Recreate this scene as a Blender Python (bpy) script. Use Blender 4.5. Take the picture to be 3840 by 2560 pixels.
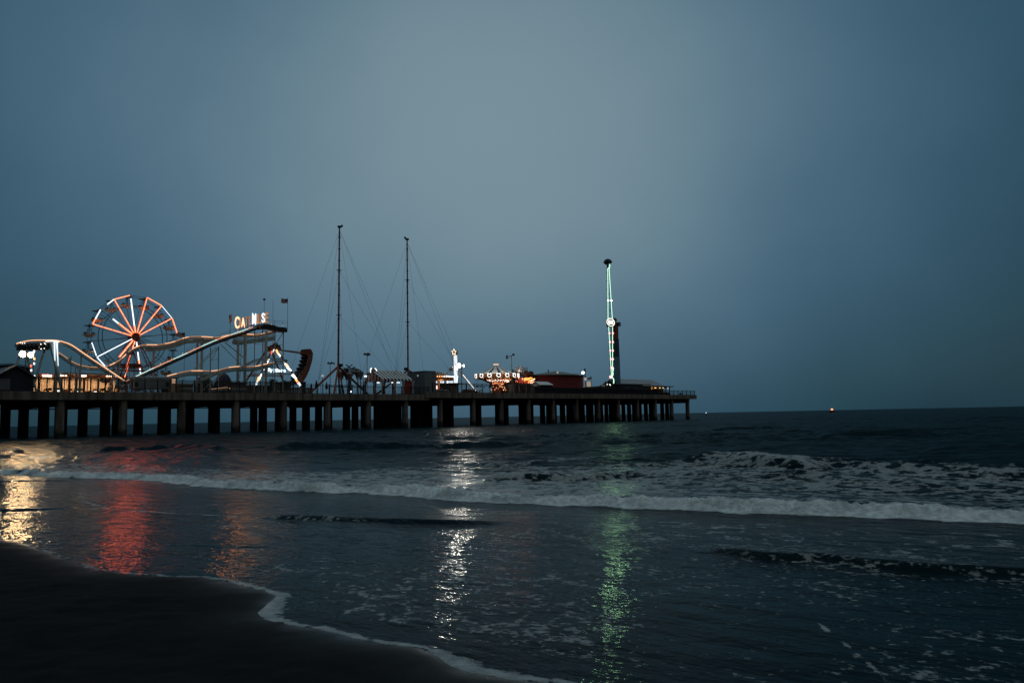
import bpy, math, random
import numpy as np
from mathutils import Vector, Matrix

random.seed(7)
rng = np.random.default_rng(11)
scene = bpy.context.scene
for o in list(bpy.data.objects):
    bpy.data.objects.remove(o, do_unlink=True)
COL = scene.collection
R = math.radians

# ------------------------------------------------------------------ camera
EYE = 2.5                       # eye height above the still water
FPX = 2987.0                    # focal length in photograph pixels (28 mm on 36 mm)
PITCH = math.atan(281 / FPX)
ROLL = R(1.15)
cF = Vector((0, math.cos(PITCH), math.sin(PITCH)))
r0 = Vector((1, 0, 0)); u0 = Vector((0, -math.sin(PITCH), math.cos(PITCH)))
cR = r0 * math.cos(ROLL) - u0 * math.sin(ROLL)
cU = r0 * math.sin(ROLL) + u0 * math.cos(ROLL)
cd = bpy.data.cameras.new("camera")
cam = bpy.data.objects.new("camera", cd); COL.objects.link(cam)
m = Matrix((cR, cU, -cF)).transposed().to_4x4(); m.translation = (0, 0, EYE)
cam.matrix_world = m
cd.lens = 28.0; cd.sensor_width = 36.0; cd.clip_start = 0.1; cd.clip_end = 60000
scene.camera = cam

# ------------------------------------------------------------------ world: dusk overcast
SUN_EL, SUN_AZ = R(32.0), R(118)         # low glow behind the camera, to the right
world = bpy.data.worlds.new("World"); scene.world = world; world.use_nodes = True
nt = world.node_tree; nt.nodes.clear()
def N(t, **k):
    n = nt.nodes.new(t)
    for a, b in k.items(): setattr(n, a, b)
    return n
def Lk(a, b): nt.links.new(a, b)
out = N('ShaderNodeOutputWorld'); add = N('ShaderNodeAddShader')
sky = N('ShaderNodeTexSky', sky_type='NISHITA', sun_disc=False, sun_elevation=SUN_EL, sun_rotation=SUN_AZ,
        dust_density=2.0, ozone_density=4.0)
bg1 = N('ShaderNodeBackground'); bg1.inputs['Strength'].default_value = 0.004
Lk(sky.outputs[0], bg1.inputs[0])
tc = N('ShaderNodeTexCoord')
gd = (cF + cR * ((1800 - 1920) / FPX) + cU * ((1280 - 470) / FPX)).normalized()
SQ = (.80, 1.0, 1.06)                    # the bright patch put into the sky is wider than tall
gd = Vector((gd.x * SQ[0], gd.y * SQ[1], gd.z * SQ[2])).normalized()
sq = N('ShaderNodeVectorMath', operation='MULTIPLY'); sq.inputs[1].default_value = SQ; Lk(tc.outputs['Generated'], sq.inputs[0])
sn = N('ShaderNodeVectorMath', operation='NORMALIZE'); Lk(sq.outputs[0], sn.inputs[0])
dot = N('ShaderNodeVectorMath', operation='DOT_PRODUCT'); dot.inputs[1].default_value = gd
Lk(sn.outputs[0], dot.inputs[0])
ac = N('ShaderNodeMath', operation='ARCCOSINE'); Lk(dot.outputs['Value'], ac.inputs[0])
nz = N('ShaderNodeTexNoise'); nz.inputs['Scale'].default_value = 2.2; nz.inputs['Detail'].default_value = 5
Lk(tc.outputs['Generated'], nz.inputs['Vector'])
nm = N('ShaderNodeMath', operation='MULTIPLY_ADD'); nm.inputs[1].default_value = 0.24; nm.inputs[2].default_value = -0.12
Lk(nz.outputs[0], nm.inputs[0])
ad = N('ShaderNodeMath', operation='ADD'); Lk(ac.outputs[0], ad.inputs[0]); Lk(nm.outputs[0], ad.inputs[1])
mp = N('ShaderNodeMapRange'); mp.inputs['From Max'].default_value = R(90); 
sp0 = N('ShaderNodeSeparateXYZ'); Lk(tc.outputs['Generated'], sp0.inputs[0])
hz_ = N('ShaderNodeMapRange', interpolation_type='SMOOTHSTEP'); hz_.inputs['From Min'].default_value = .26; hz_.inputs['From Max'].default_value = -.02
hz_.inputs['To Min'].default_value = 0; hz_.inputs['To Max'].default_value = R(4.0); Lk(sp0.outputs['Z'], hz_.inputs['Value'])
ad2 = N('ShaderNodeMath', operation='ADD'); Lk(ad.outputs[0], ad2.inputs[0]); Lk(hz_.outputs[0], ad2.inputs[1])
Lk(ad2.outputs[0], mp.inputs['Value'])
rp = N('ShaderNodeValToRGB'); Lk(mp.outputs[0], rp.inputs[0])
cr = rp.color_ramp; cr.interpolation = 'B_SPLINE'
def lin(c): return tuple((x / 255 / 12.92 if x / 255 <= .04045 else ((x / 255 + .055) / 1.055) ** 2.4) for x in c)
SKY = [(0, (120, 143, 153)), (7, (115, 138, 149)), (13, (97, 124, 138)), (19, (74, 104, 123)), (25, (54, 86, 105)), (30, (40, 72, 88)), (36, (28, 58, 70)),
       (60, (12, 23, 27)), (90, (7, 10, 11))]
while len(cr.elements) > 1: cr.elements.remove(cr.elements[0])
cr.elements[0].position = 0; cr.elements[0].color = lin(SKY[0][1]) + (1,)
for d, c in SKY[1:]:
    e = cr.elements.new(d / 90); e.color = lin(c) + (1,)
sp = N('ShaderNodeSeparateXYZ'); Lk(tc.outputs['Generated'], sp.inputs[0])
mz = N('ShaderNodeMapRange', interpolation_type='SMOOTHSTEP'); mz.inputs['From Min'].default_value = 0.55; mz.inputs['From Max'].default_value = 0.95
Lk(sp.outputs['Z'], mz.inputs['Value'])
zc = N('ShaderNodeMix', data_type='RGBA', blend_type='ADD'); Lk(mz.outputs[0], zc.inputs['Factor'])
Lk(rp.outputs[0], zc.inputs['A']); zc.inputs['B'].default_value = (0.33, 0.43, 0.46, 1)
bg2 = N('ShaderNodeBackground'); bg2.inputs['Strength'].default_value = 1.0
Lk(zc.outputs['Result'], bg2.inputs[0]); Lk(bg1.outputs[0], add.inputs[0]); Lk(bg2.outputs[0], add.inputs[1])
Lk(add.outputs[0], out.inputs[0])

sd = bpy.data.lights.new("sun", 'SUN'); sd.energy = 0.07; sd.angle = R(25); sd.color = (1.0, 0.80, 0.58)
sun = bpy.data.objects.new("sun", sd); COL.objects.link(sun)
sv = Vector((math.sin(SUN_AZ) * math.cos(SUN_EL), math.cos(SUN_AZ) * math.cos(SUN_EL), math.sin(SUN_EL)))
sun.rotation_euler = sv.to_track_quat('Z', 'Y').to_euler(); sun.location = (20, -30, 60)

vs = scene.view_settings
vs.view_transform = 'Standard'; vs.look = 'None'; vs.gamma = 1; vs.exposure = 0; vs.use_curve_mapping = False
cy = scene.cycles
cy.use_denoising = True; cy.max_bounces = 5; cy.diffuse_bounces = 2; cy.glossy_bounces = 3
cy.sample_clamp_indirect = 6; cy.sample_clamp_direct = 0; cy.use_light_tree = True; cy.caustics_reflective = False

# ------------------------------------------------------------------ pier frame
def ray(px, py):
    return cF + cR * ((px - 1920) / FPX) + cU * ((1280 - py) / FPX)
TH = math.atan((2850 / FPX - math.tan(PITCH) * math.sin(ROLL)) * math.cos(PITCH) / math.cos(ROLL))
A = Vector((math.sin(TH), math.cos(TH), 0)); B = Vector((-math.cos(TH), math.sin(TH), 0)); ZV = Vector((0, 0, 1))
_r = ray(233, 1598); P0 = Vector((_r.x, _r.y, 0)) * (149 / _r.dot(cF))
CO = Vector((0, 0, EYE))
def P(px, py, w=0.0):
    """pixel of the photograph on the vertical plane w metres behind the pier's front face -> pier coordinates (s, w, z)"""
    d = ray(px, py); n = B
    t = (n.dot(P0) + w - n.dot(CO)) / n.dot(d)
    q = CO + d * t - P0
    return Vector((q.dot(A), w, q.z))
def W(p):
    return P0 + A * p[0] + B * p[1] + ZV * p[2]
ROTZ = math.atan2(A.y, A.x)
def PG(px, py, z=0.0):
    d = ray(px, py); t = (z - EYE) / d.z
    q = CO + d * t
    return q
ZL = P(800, 1472).z      # left deck level
ZR = P(2000, 1474).z     # right deck level, a little higher

# ------------------------------------------------------------------ materials
MC = {}
def mat(name, col, rough=.7, metal=0, var=.25, scale=3.0, bump=0.0, spec=.4):
    if name in MC: return MC[name]
    mt = bpy.data.materials.new(name); mt.use_nodes = True; t = mt.node_tree
    b = t.nodes['Principled BSDF']; b.inputs['Roughness'].default_value = rough; b.inputs['Metallic'].default_value = metal
    b.inputs['Specular IOR Level'].default_value = spec
    co = t.nodes.new('ShaderNodeTexCoord'); nz = t.nodes.new('ShaderNodeTexNoise')
    nz.inputs['Scale'].default_value = scale; nz.inputs['Detail'].default_value = 5
    t.links.new(co.outputs['Object'], nz.inputs['Vector'])
    mx = t.nodes.new('ShaderNodeMix'); mx.data_type = 'RGBA'
    mx.inputs['A'].default_value = tuple(c * (1 - var) for c in col) + (1,)
    mx.inputs['B'].default_value = tuple(min(1, c * (1 + var)) for c in col) + (1,)
    t.links.new(nz.outputs[0], mx.inputs['Factor']); t.links.new(mx.outputs['Result'], b.inputs['Base Color'])
    if bump:
        bp = t.nodes.new('ShaderNodeBump'); bp.inputs['Distance'].default_value = bump
        t.links.new(nz.outputs[0], bp.inputs['Height']); t.links.new(bp.outputs[0], b.inputs['Normal'])
    MC[name] = mt; return mt
def em(name, col, st):
    if name in MC: return MC[name]
    mt = bpy.data.materials.new(name); mt.use_nodes = True; t = mt.node_tree
    b = t.nodes['Principled BSDF']; b.inputs['Base Color'].default_value = (.2, .2, .2, 1)
    b.inputs['Emission Color'].default_value = tuple(col) + (1,); b.inputs['Emission Strength'].default_value = st
    b.inputs['Roughness'].default_value = .4
    MC[name] = mt; return mt
steel = mat('dark steel', (.05, .055, .06), .5, .3)
teal = mat('teal painted steel', (.38, .50, .49), .5)
pale = mat('pale painted steel', (.45, .50, .47), .5)
white = mat('white paint', (.75, .75, .72), .5, var=.08)
rust = mat('rust red paint', (.19, .055, .03), .6)
brown = mat('brown paint', (.16, .07, .03), .6)
navy = mat('navy cloth', (.018, .028, .045), .8)
grey = mat('grey panel', (.28, .31, .34), .6, var=.12)
dgrey = mat('dark grey panel', (.11, .13, .15), .6, var=.15)
black = mat('black metal', (.015, .016, .018), .5)
gold = mat('gold paint', (.42, .22, .05), .5)
red = mat('barn red boards', (.21, .035, .04), .7)
cream = mat('cream cloth', (.62, .50, .42), .8, var=.1)
redcl = mat('red cloth', (.30, .05, .04), .8, var=.1)
peach = mat('peach painted steel', (.62, .40, .26), .5, var=.15)
LWH = em('white light', (1, .96, .9), 3)
LBW = em('cool white light', (.80, .90, 1), 1.7)
LOR = em('orange tube light', (1, .13, .04), 1.9)
LOC = em('orange tube core', (1, .42, .20), 2.4)
LCL = em('blazing letter light', (1, .52, .28), 2.0)
LAM = em('amber light', (1, .42, .12), 2.2)
LRD = em('red light', (1, .10, .05), 2.2)
LGR = em('green light', (.58, 1, .72), 1.6)
LPK = em('pink light', (1, .55, .55), 1.6)
FLD = em('floodlight lens', (1, .93, .80), 30)
FLW = em('warm floodlight lens', (1, .78, .50), 25)

# ------------------------------------------------------------------ mesh builder (pier coordinates)
class MB:
    def __init__(s): s.v = []; s.f = []; s.m = []; s.mi = 0
    def mat(s, i): s.mi = i; return s
    def add(s, vs, fs):
        b = len(s.v); s.v += [tuple(x) for x in vs]
        for f in fs: s.f.append([b + i for i in f]); s.m.append(s.mi)
        return s
    def box(s, a, b):
        x0, y0, z0 = [min(p, q) for p, q in zip(a, b)]; x1, y1, z1 = [max(p, q) for p, q in zip(a, b)]
        return s.add([(x0, y0, z0), (x1, y0, z0), (x1, y1, z0), (x0, y1, z0), (x0, y0, z1), (x1, y0, z1), (x1, y1, z1), (x0, y1, z1)],
                     [(0, 3, 2, 1), (4, 5, 6, 7), (0, 1, 5, 4), (1, 2, 6, 5), (2, 3, 7, 6), (3, 0, 4, 7)])
    def tube(s, pts, r, n=6, r2=None, closed=False):
        pts = [Vector(p) for p in pts]; k = len(pts); rings = []
        for i, p in enumerate(pts):
            if closed: d = pts[(i + 1) % k] - pts[i - 1]
            else: d = pts[min(i + 1, k - 1)] - pts[max(i - 1, 0)]
            d.normalize()
            h = Vector((0, 1, 0)) if abs(d.y) < .9 else Vector((0, 0, 1))
            a = d.cross(h).normalized(); b = d.cross(a)
            rr = r if r2 is None else r + (r2 - r) * i / (k - 1)
            rings.append([p + a * (rr * math.cos(t)) + b * (rr * math.sin(t)) for t in [2 * math.pi * (j + .5) / n for j in range(n)]])
        vs = [q for g in rings for q in g]; fs = []
        for i in range(k if closed else k - 1):
            i2 = (i + 1) % k
            for j in range(n): fs.append((i * n + j, i * n + (j + 1) % n, i2 * n + (j + 1) % n, i2 * n + j))
        if not closed: fs += [tuple(range(n))[::-1], tuple((k - 1) * n + j for j in range(n))]
        return s.add(vs, fs)
    def sph(s, c, r, n=8, sz=1.0):
        c = Vector(c); vs = []; fs = []; m_ = max(4, n // 2 + 1)
        for i in range(1, m_):
            t = math.pi * i / m_
            for j in range(n):
                a = 2 * math.pi * j / n
                vs.append((c.x + r * math.sin(t) * math.cos(a), c.y + r * math.sin(t) * math.sin(a), c.z + r * sz * math.cos(t)))
        top = len(vs); vs += [(c.x, c.y, c.z + r * sz), (c.x, c.y, c.z - r * sz)]
        for i in range(m_ - 2):
            for j in range(n): fs.append((i * n + j, (i + 1) * n + j, (i + 1) * n + (j + 1) % n, i * n + (j + 1) % n))
        for j in range(n):
            fs.append((top, j, (j + 1) % n)); fs.append((top + 1, (m_ - 2) * n + (j + 1) % n, (m_ - 2) * n + j))
        return s.add(vs, fs)
    def lathe(s, c, prof, n=16, mats=None):
        vs = []; 
        for r, z in prof:
            for j in range(n):
                a = 2 * math.pi * j / n; vs.append((c[0] + r * math.cos(a), c[1] + r * math.sin(a), c[2] + z))
        b = len(s.v); s.v += vs
        for i in range(len(prof) - 1):
            for j in range(n):
                s.f.append([b + i * n + j, b + i * n + (j + 1) % n, b + (i + 1) * n + (j + 1) % n, b + (i + 1) * n + j])
                s.m.append(mats[j % len(mats)] if mats else s.mi)
        for i, rev in ((0, True), (len(prof) - 1, False)):
            if prof[i][0] > .01:
                f = [b + i * n + j for j in range(n)]; s.f.append(f[::-1] if rev else f); s.m.append(s.mi)
        return s
    def prism(s, poly, w0, w1):
        """polygon of (s, z) pairs pulled from w0 to w1"""
        n = len(poly); vs = [(p[0], w0, p[1]) for p in poly] + [(p[0], w1, p[1]) for p in poly]
        return s.add(vs, [tuple(range(n)), tuple(range(2 * n - 1, n - 1, -1))] + [((i + 1) % n, i, n + i, n + (i + 1) % n) for i in range(n)])
    def ribbon(s, pts, h, t):
        """a band of height h and thickness t (in w) hanging below a line of points"""
        for p, q in zip(pts[:-1], pts[1:]):
            p = Vector(p); q = Vector(q); dh = Vector((0, 0, -h)); dt = Vector((0, t, 0))
            s.add([p, q, q + dh, p + dh, p + dt, q + dt, q + dh + dt, p + dh + dt],
                  [(0, 1, 2, 3), (7, 6, 5, 4), (0, 4, 5, 1), (1, 5, 6, 2), (2, 6, 7, 3), (3, 7, 4, 0)])
        return s
    def build(s, name, mats, parent=None, smooth=False, label=None):
        if not isinstance(mats, (list, tuple)): mats = [mats]
        me = bpy.data.meshes.new(name)
        org = Vector(parent['_o']) if parent is not None else (Vector(s.v[0]) if s.v else Vector())
        me.from_pydata([(v[0] - org.x, v[1] - org.y, v[2] - org.z) for v in s.v], [], s.f)
        for x in mats: me.materials.append(x)
        me.polygons.foreach_set('material_index', s.m)
        if smooth: me.polygons.foreach_set('use_smooth', [True] * len(s.f))
        me.update()
        o = bpy.data.objects.new(name, me); COL.objects.link(o)
        if parent is not None:
            o.parent = parent; o['_o'] = parent['_o']
        else:
            o.location = W(org); o.rotation_euler = (0, 0, ROTZ); o['_o'] = tuple(org)
        if label: o['label'] = label
        return o
def tag(o, label, cat, group=None):
    o['label'] = label; o['category'] = cat
    if group: o['group'] = group
    return o
def thing(name, label, cat, org, group=None):
    o = bpy.data.objects.new(name, None); COL.objects.link(o); o.empty_display_size = .5
    o.location = W(org); o.rotation_euler = (0, 0, ROTZ); o['_o'] = tuple(org)
    return tag(o, label, cat, group)
def text_part(txt, name, p_bl, height, width, mt, parent, depth=.12, bold=.02):
    """lettering standing in the plane of the pier front, lower left corner p_bl"""
    cu = bpy.data.curves.new('lettering', 'FONT'); cu.body = txt; cu.extrude = .05; cu.offset = bold
    ob = bpy.data.objects.new('lettering', cu); COL.objects.link(ob)
    bpy.context.view_layer.update()
    me = bpy.data.meshes.new_from_object(ob.evaluated_get(bpy.context.evaluated_depsgraph_get()))
    bpy.data.objects.remove(ob, do_unlink=True)
    vs = [v.co.copy() for v in me.vertices]
    x0 = min(v.x for v in vs); x1 = max(v.x for v in vs); y0 = min(v.y for v in vs); y1 = max(v.y for v in vs)
    org = Vector(parent['_o'])
    for v, c in zip(me.vertices, vs):
        v.co = Vector((p_bl[0] + (c.x - x0) / (x1 - x0) * width, p_bl[1] - c.z / .05 * depth / 2, p_bl[2] + (c.y - y0) / (y1 - y0) * height)) - org
    me.materials.clear(); me.materials.append(mt)
    o = bpy.data.objects.new(name, me); COL.objects.link(o); o.parent = parent; o['_o'] = parent['_o']
    return o
def struct(o): o['kind'] = 'structure'; return o

def strip_light(name, p, q, width, radiance, col, parent):
    """added unseen lamp in front of a lit part, strengthening its reflection in the water"""
    p = Vector(p); q = Vector(q); L = (q - p).length
    ld = bpy.data.lights.new(name, 'AREA'); ld.shape = 'RECTANGLE'; ld.size = L; ld.size_y = width
    ld.energy = radiance * math.pi * L * width; ld.color = col
    lo = bpy.data.objects.new(name, ld); COL.objects.link(lo); lo.parent = parent
    x = (q - p).normalized(); z = Vector((0, 1, 0)); z = (z - x * z.dot(x)).normalized(); y = z.cross(x)
    mm = Matrix((x, y, z)).transposed().to_4x4(); mm.translation = (p + q) / 2 + Vector((0, -.5, 0)) - Vector(parent['_o'])
    lo.matrix_local = mm
    return lo
# ------------------------------------------------------------------ noise on arrays
_perm = rng.integers(0, 2 ** 31, 4096)
def vnoise(x, y, seed=0):
    xi = np.floor(x).astype(np.int64); yi = np.floor(y).astype(np.int64); fx = x - xi; fy = y - yi
    fx = fx * fx * fx * (fx * (fx * 6 - 15) + 10); fy = fy * fy * fy * (fy * (fy * 6 - 15) + 10)
    def h(a, b):
        k = _perm[(a * 73 + seed * 131 + _perm[(b * 37 + seed * 17) & 4095]) & 4095]
        return (k & 65535) / 32767.5 - 1
    a = h(xi, yi); b = h(xi + 1, yi); c = h(xi, yi + 1); d = h(xi + 1, yi + 1)
    return (a * (1 - fx) + b * fx) * (1 - fy) + (c * (1 - fx) + d * fx) * fy
def fbm(x, y, o=4, seed=0):
    r = 0; a = 1; t = 0
    for i in range(o):
        r = r + a * vnoise(x * 2 ** i, y * 2 ** i, seed + i); t += a; a *= .5
    return r / t
def sstep(a, b, x):
    t = np.clip((x - a) / (b - a), 0, 1); return t * t * (3 - 2 * t)
def uv_of(px, py, z):
    q = PG(px, py, z); return q.dot(A), q.dot(B)
def line(pts, z):
    a = sorted([uv_of(x, y, z)[::-1] for x, y in pts]); return np.array(a)

EDGE = line([(-900, 1860), (-300, 1950), (0, 2012), (90, 2037), (240, 2097), (350, 2130), (480, 2150), (650, 2157), (760, 2157), (860, 2180),
             (960, 2205), (1035, 2230), (1005, 2265), (990, 2290), (1015, 2312), (1090, 2340), (1200, 2365), (1400, 2412), (1560, 2430),
             (1640, 2458), (1780, 2512), (1900, 2532), (2100, 2553), (2250, 2575), (2500, 2620), (3000, 2700)], .21)
BRK = line([(-600, 1770), (0, 1776), (249, 1789), (497, 1793), (636, 1800), (774, 1817), (940, 1828), (1300, 1839), (1421, 1840), (1697, 1862),
            (1919, 1875), (2195, 1881), (2500, 1896), (2706, 1901), (3012, 1915), (3318, 1922), (3625, 1936), (3840, 1944), (4600, 1962)], .05)
TOPF = line([(-600, 1738), (0, 1730), (160, 1716), (450, 1735), (700, 1748), (1300, 1762), (1900, 1752), (2300, 1706), (2600, 1682), (3000, 1712),
             (3400, 1730), (3840, 1750), (4600, 1780)], .1)
def film(u, v):
    """mean water surface: a thin sheet on the beach slope, then level sea"""
    return .017 * np.clip(17 - u, -1, 40) * (u < 17) 
def LN(a, v): return np.interp(v, a[:, 0], a[:, 1])
def edge_u(v):
    return LN(EDGE, v) + .12 * fbm(v * .9, v * 0 + 3, 4, 5) * 1.0

CREST = [  # pixels of the crest foot line, amplitude, front width, back width, foam on the face
    ([(880, 1945), (1100, 1952), (1300, 1958), (1600, 1966), (1700, 1968), (1800, 1964), (1950, 1962)], .10, .30, .8, .0),
    ([(2560, 2045), (2688, 2072), (2842, 2098), (3070, 2100), (3212, 2122), (3355, 2135), (3497, 2145), (3668, 2150), (3900, 2160), (4300, 2170)], .11, .26, .8, 0),
    ([(1750, 1808), (1907, 1808), (2060, 1806), (2222, 1800), (2400, 1790)], .28, .6, 1.6, .6),
    ([(2250, 1768), (2400, 1758), (2500, 1748), (2620, 1745), (2750, 1752), (2900, 1766), (3100, 1775)], .42, .9, 2.2, .7),
    ([(950, 1690), (1060, 1692), (1250, 1690), (1400, 1690), (1560, 1686), (1640, 1680)], .62, 1.5, 3.2, 0),
    ([(1560, 1690), (1620, 1686), (1750, 1682), (1880, 1680)], .40, 1.2, 3, 0),
    ([(2600, 1618), (2750, 1614), (2900, 1610)], .45, 2, 5, 0),
    ([(2950, 1655), (3150, 1650), (3400, 1648), (3500, 1650)], .35, 2, 5, 0),
    ([(3400, 1700), (3600, 1700), (3840, 1700), (4200, 1702)], .45, 2, 5, 0),
    ([(-200, 1810), (0, 1812), (160, 1806), (260, 1806)], .05, .15, .6, 0),
    ([(-200, 1930), (0, 1928), (120, 1922), (240, 1914), (330, 1908)], .05, .12, .5, 0),
    ([(330, 1700), (480, 1690), (640, 1688), (780, 1700)], .4, 1.5, 3, 0),
    ([(560, 2060), (760, 2062), (900, 2066), (1000, 2068)], .02, .10, .4, 0),
]
CREST = [(line(p, .05 if min(y for x, y in p) < 1850 else .1), a, wf, wb, fm) for p, a, wf, wb, fm in CREST]
STREAK = [  # foam lines lying on the shallow water: pixels, width, strength
    ([(3060, 2335), (3110, 2375), (3170, 2425), (3235, 2480), (3300, 2545), (3360, 2600)], .045, .66),
    ([(300, 1845), (312, 1880), (345, 1893), (400, 1908), (560, 1922), (800, 1932), (1000, 1942), (1080, 1946)], .13, .78),
    ([(2690, 2062), (2800, 2105), (2760, 2080)], .12, .2),
]
sea_dirs = []
for i in range(26):
    lam = 16 * (1.6 / 16) ** (i / 25.0) * rng.uniform(.9, 1.1); ang = rng.normal(0, .42)
    sea_dirs.append((lam, ang, rng.uniform(0, 6.28)))
def sea_height(u, v, d):
    """height and foam amount of the sea at (u seaward, v along the shore), d = ground distance used only for mesh detail"""
    z = film(u, v)
    brk = LN(BRK, v) + .25 * fbm(v * .5, v * 0, 4, 9) + .10 * vnoise(v * 3.1, v * 0 + 2, 4)
    q = u - brk
    off = sstep(0, 14, q)                      # how much open-sea chop
    chop = 0
    warp = 2.2 * fbm(u * .05, v * .05, 2, 33)
    for lam, ang, ph in sea_dirs:
        k = 2 * math.pi / lam; a = .0115 * lam ** .75
        fade = np.clip((lam - 2.2 * .0075 * d) / (2.2 * .0075 * d + .01), 0, 1) * np.exp(-d / 2500)
        s = np.sin(k * (u * math.cos(ang) + v * math.sin(ang)) + ph + warp * (8 / lam))
        chop = chop + a * fade * (1 - np.abs(s)) * 1.3
    chop = chop - .25
    near = sstep(1.0, 6, u - edge_u(v)) * (1 - off)
    rip = .010 * fbm(u * 1.1, v * .45, 4, 21) + .006 * fbm(u * 4.0, v * 1.7, 3, 22)
    z = z + chop * (.10 * sstep(-2, 2, q) * (1 - off) + off * (.75 + .5 * vnoise(u * .03, v * .03, 77))) + rip * (1 - off) * (.25 + .75 * near)
    # the breaker
    ah = (.14 + .10 * fbm(v * .35, v * 0, 3, 14)) * sstep(64, 34, v) * 1.0 + .05
    rough_b = fbm(u * 2.2, v * 2.2, 5, 41)
    prof = np.where(q < 0, np.exp(-(q / .26) ** 2), np.exp(-(q / 2.3) ** 2))
    rb2 = 1 - 2 * np.abs(fbm(u * 3.4, v * 3.0, 4, 45))
    z = z + ah * prof * (1 + .25 * rough_b) + (.06 * rough_b + .055 * rb2 + .06 * fbm(u * 7, v * 6, 3, 47)) * np.exp(-((q - .15) / .42) ** 2)
    top = LN(TOPF, v); wdt = np.maximum(top - brk, 1.5)
    t = q / wdt
    patch = fbm(u * .22, v * .10, 3, 51)
    foam = np.where(q < -.3, 0, np.where(t < 1.15, .60 - .18 * t + .16 * patch, 0)) * sstep(1.25, .75, t + .25 * patch)
    foam = np.maximum(foam, 1.75 * sstep(-.72, -.50, q + .14 * vnoise(u * 3, v * 3, 48)) * (.74 + .55 * fbm(u * 1.3, v * 1.3, 4, 49)) * np.exp(-(np.maximum(q - .05 - .45 * fbm(u * 1.1, v * 1.1, 3, 50), 0) / .34) ** 2))
    # swells, bores and dark wave faces
    for ln_, a, wf, wb, fm in CREST:
        c = LN(ln_, v) + .35 * wf * fbm(v * .6 / wf ** .5, v * 0, 3, int(a * 1000))
        v0, v1 = ln_[0, 0], ln_[-1, 0]; tp = sstep(v0, v0 + .22 * (v1 - v0), v) * sstep(v1, v1 - .22 * (v1 - v0), v)
        du = u - c - wf
        pr = np.where(du < 0, np.exp(-(du / (wf * .7)) ** 2), np.exp(-(du / wb) ** 2))
        z = z + a * tp * pr * (1 + .25 * fbm(u * .7, v * .5, 3, 61))
        if fm: foam = foam + fm * .25 * tp * np.exp(-((du - .2) / (wf * .6)) ** 2)
    # cap on the dark wave and on the small bore
    for (px, py, wu, wv, st) in ((1425, 1662, .8, 1.6, .8), (1485, 1664, .6, 1.2, .55), (170, 1712, 1.2, 4, .5), (2000, 1728, 1.0, 5, .3), (3175, 1628, 1, 3, .4),
                                 (60, 1685, 2, 5, .4)):
        cu, cv = uv_of(px, py, .2); foam = foam + st * np.exp(-((u - cu) / wu) ** 2 - ((v - cv) / wv) ** 2)
    l0 = CREST[0][0]; c = LN(l0, v); tp = sstep(*(uv_of(x, 1955, .1)[1] for x in (1640, 1480)), v) * sstep(uv_of(760, 1945, .1)[1], uv_of(1000, 1945, .1)[1], v)
    foam = foam + 1.0 * tp * np.exp(-((u - c - .16) / .20) ** 2) * (.75 + .5 * fbm(v * 2, u * 2, 3, 8)) * (.75 + .5 * vnoise(v * 1.3, u, 8))
    # shallow zone: flecks and lace
    e = edge_u(v); g = u - e
    lace = .325 + .17 * fbm(u * .45, v * .45, 3, 71)
    leftness = sstep(9, 16, v)
    foam = np.maximum(foam, (lace - .12 * leftness) * sstep(.1, 1.0, g) * sstep(1.3, 2.6, -q))
    ew = .11 + .08 * fbm(v * .8, v * 0, 3, 91) + .22 * np.exp(-((v - uv_of(1010, 2270, .2)[1]) / .5) ** 2) + .12 * np.exp(-((v - uv_of(1750, 2480, .2)[1]) / .5) ** 2)
    foam = np.maximum(foam, (.80 - .30 * leftness + .12 * fbm(v * 2.5, u * 2.5, 3, 93)) * np.exp(-(np.abs(g - .05) / np.maximum(ew, .05)) ** 2 * 1.2))
    for pts, wd, st in STREAK_UV:
        foam = np.maximum(foam, st * np.exp(-(seg_dist(u, v, pts) / wd) ** 2) * (.8 + .4 * vnoise(u * 4, v * 4, 3)))
    z = z + .012 * np.clip(foam - .4, 0, .6) * (q < -.5)
    return z, np.clip(foam, 0, 2.3)
def seg_dist(u, v, pts):
    best = np.full(u.shape, 1e9)
    for (a0, a1), (b0, b1) in zip(pts[:-1], pts[1:]):
        dx, dy = b0 - a0, b1 - a1; t = np.clip(((u - a0) * dx + (v - a1) * dy) / (dx * dx + dy * dy + 1e-9), 0, 1)
        best = np.minimum(best, np.hypot(u - a0 - t * dx, v - a1 - t * dy))
    return best
STREAK_UV = [([uv_of(x, y, .12) for x, y in p], w_, s_) for p, w_, s_ in STREAK]

def grid_mesh(name, X, Y, Z, mt, attr=None):
    nr, nc = X.shape
    co = np.stack([X, Y, Z], -1).reshape(-1, 3).astype(np.float32)
    idx = np.arange(nr * nc).reshape(nr, nc)
    q = np.stack([idx[:-1, :-1], idx[:-1, 1:], idx[1:, 1:], idx[1:, :-1]], -1).reshape(-1, 4)
    me = bpy.data.meshes.new(name)
    me.vertices.add(len(co)); me.vertices.foreach_set('co', co.ravel())
    me.loops.add(q.size); me.loops.foreach_set('vertex_index', q.ravel().astype(np.int32))
    me.polygons.add(len(q)); me.polygons.foreach_set('loop_start', np.arange(0, q.size, 4, dtype=np.int32))
    try: me.polygons.foreach_set('loop_total', np.full(len(q), 4, dtype=np.int32))
    except Exception: pass
    me.polygons.foreach_set('use_smooth', np.ones(len(q), dtype=bool))
    me.update(calc_edges=True); me.materials.append(mt)
    if attr is not None:
        at = me.attributes.new('foam', 'FLOAT', 'POINT'); at.data.foreach_set('value', attr.ravel().astype(np.float32))
    o = bpy.data.objects.new(name, me); COL.objects.link(o); return o

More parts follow.
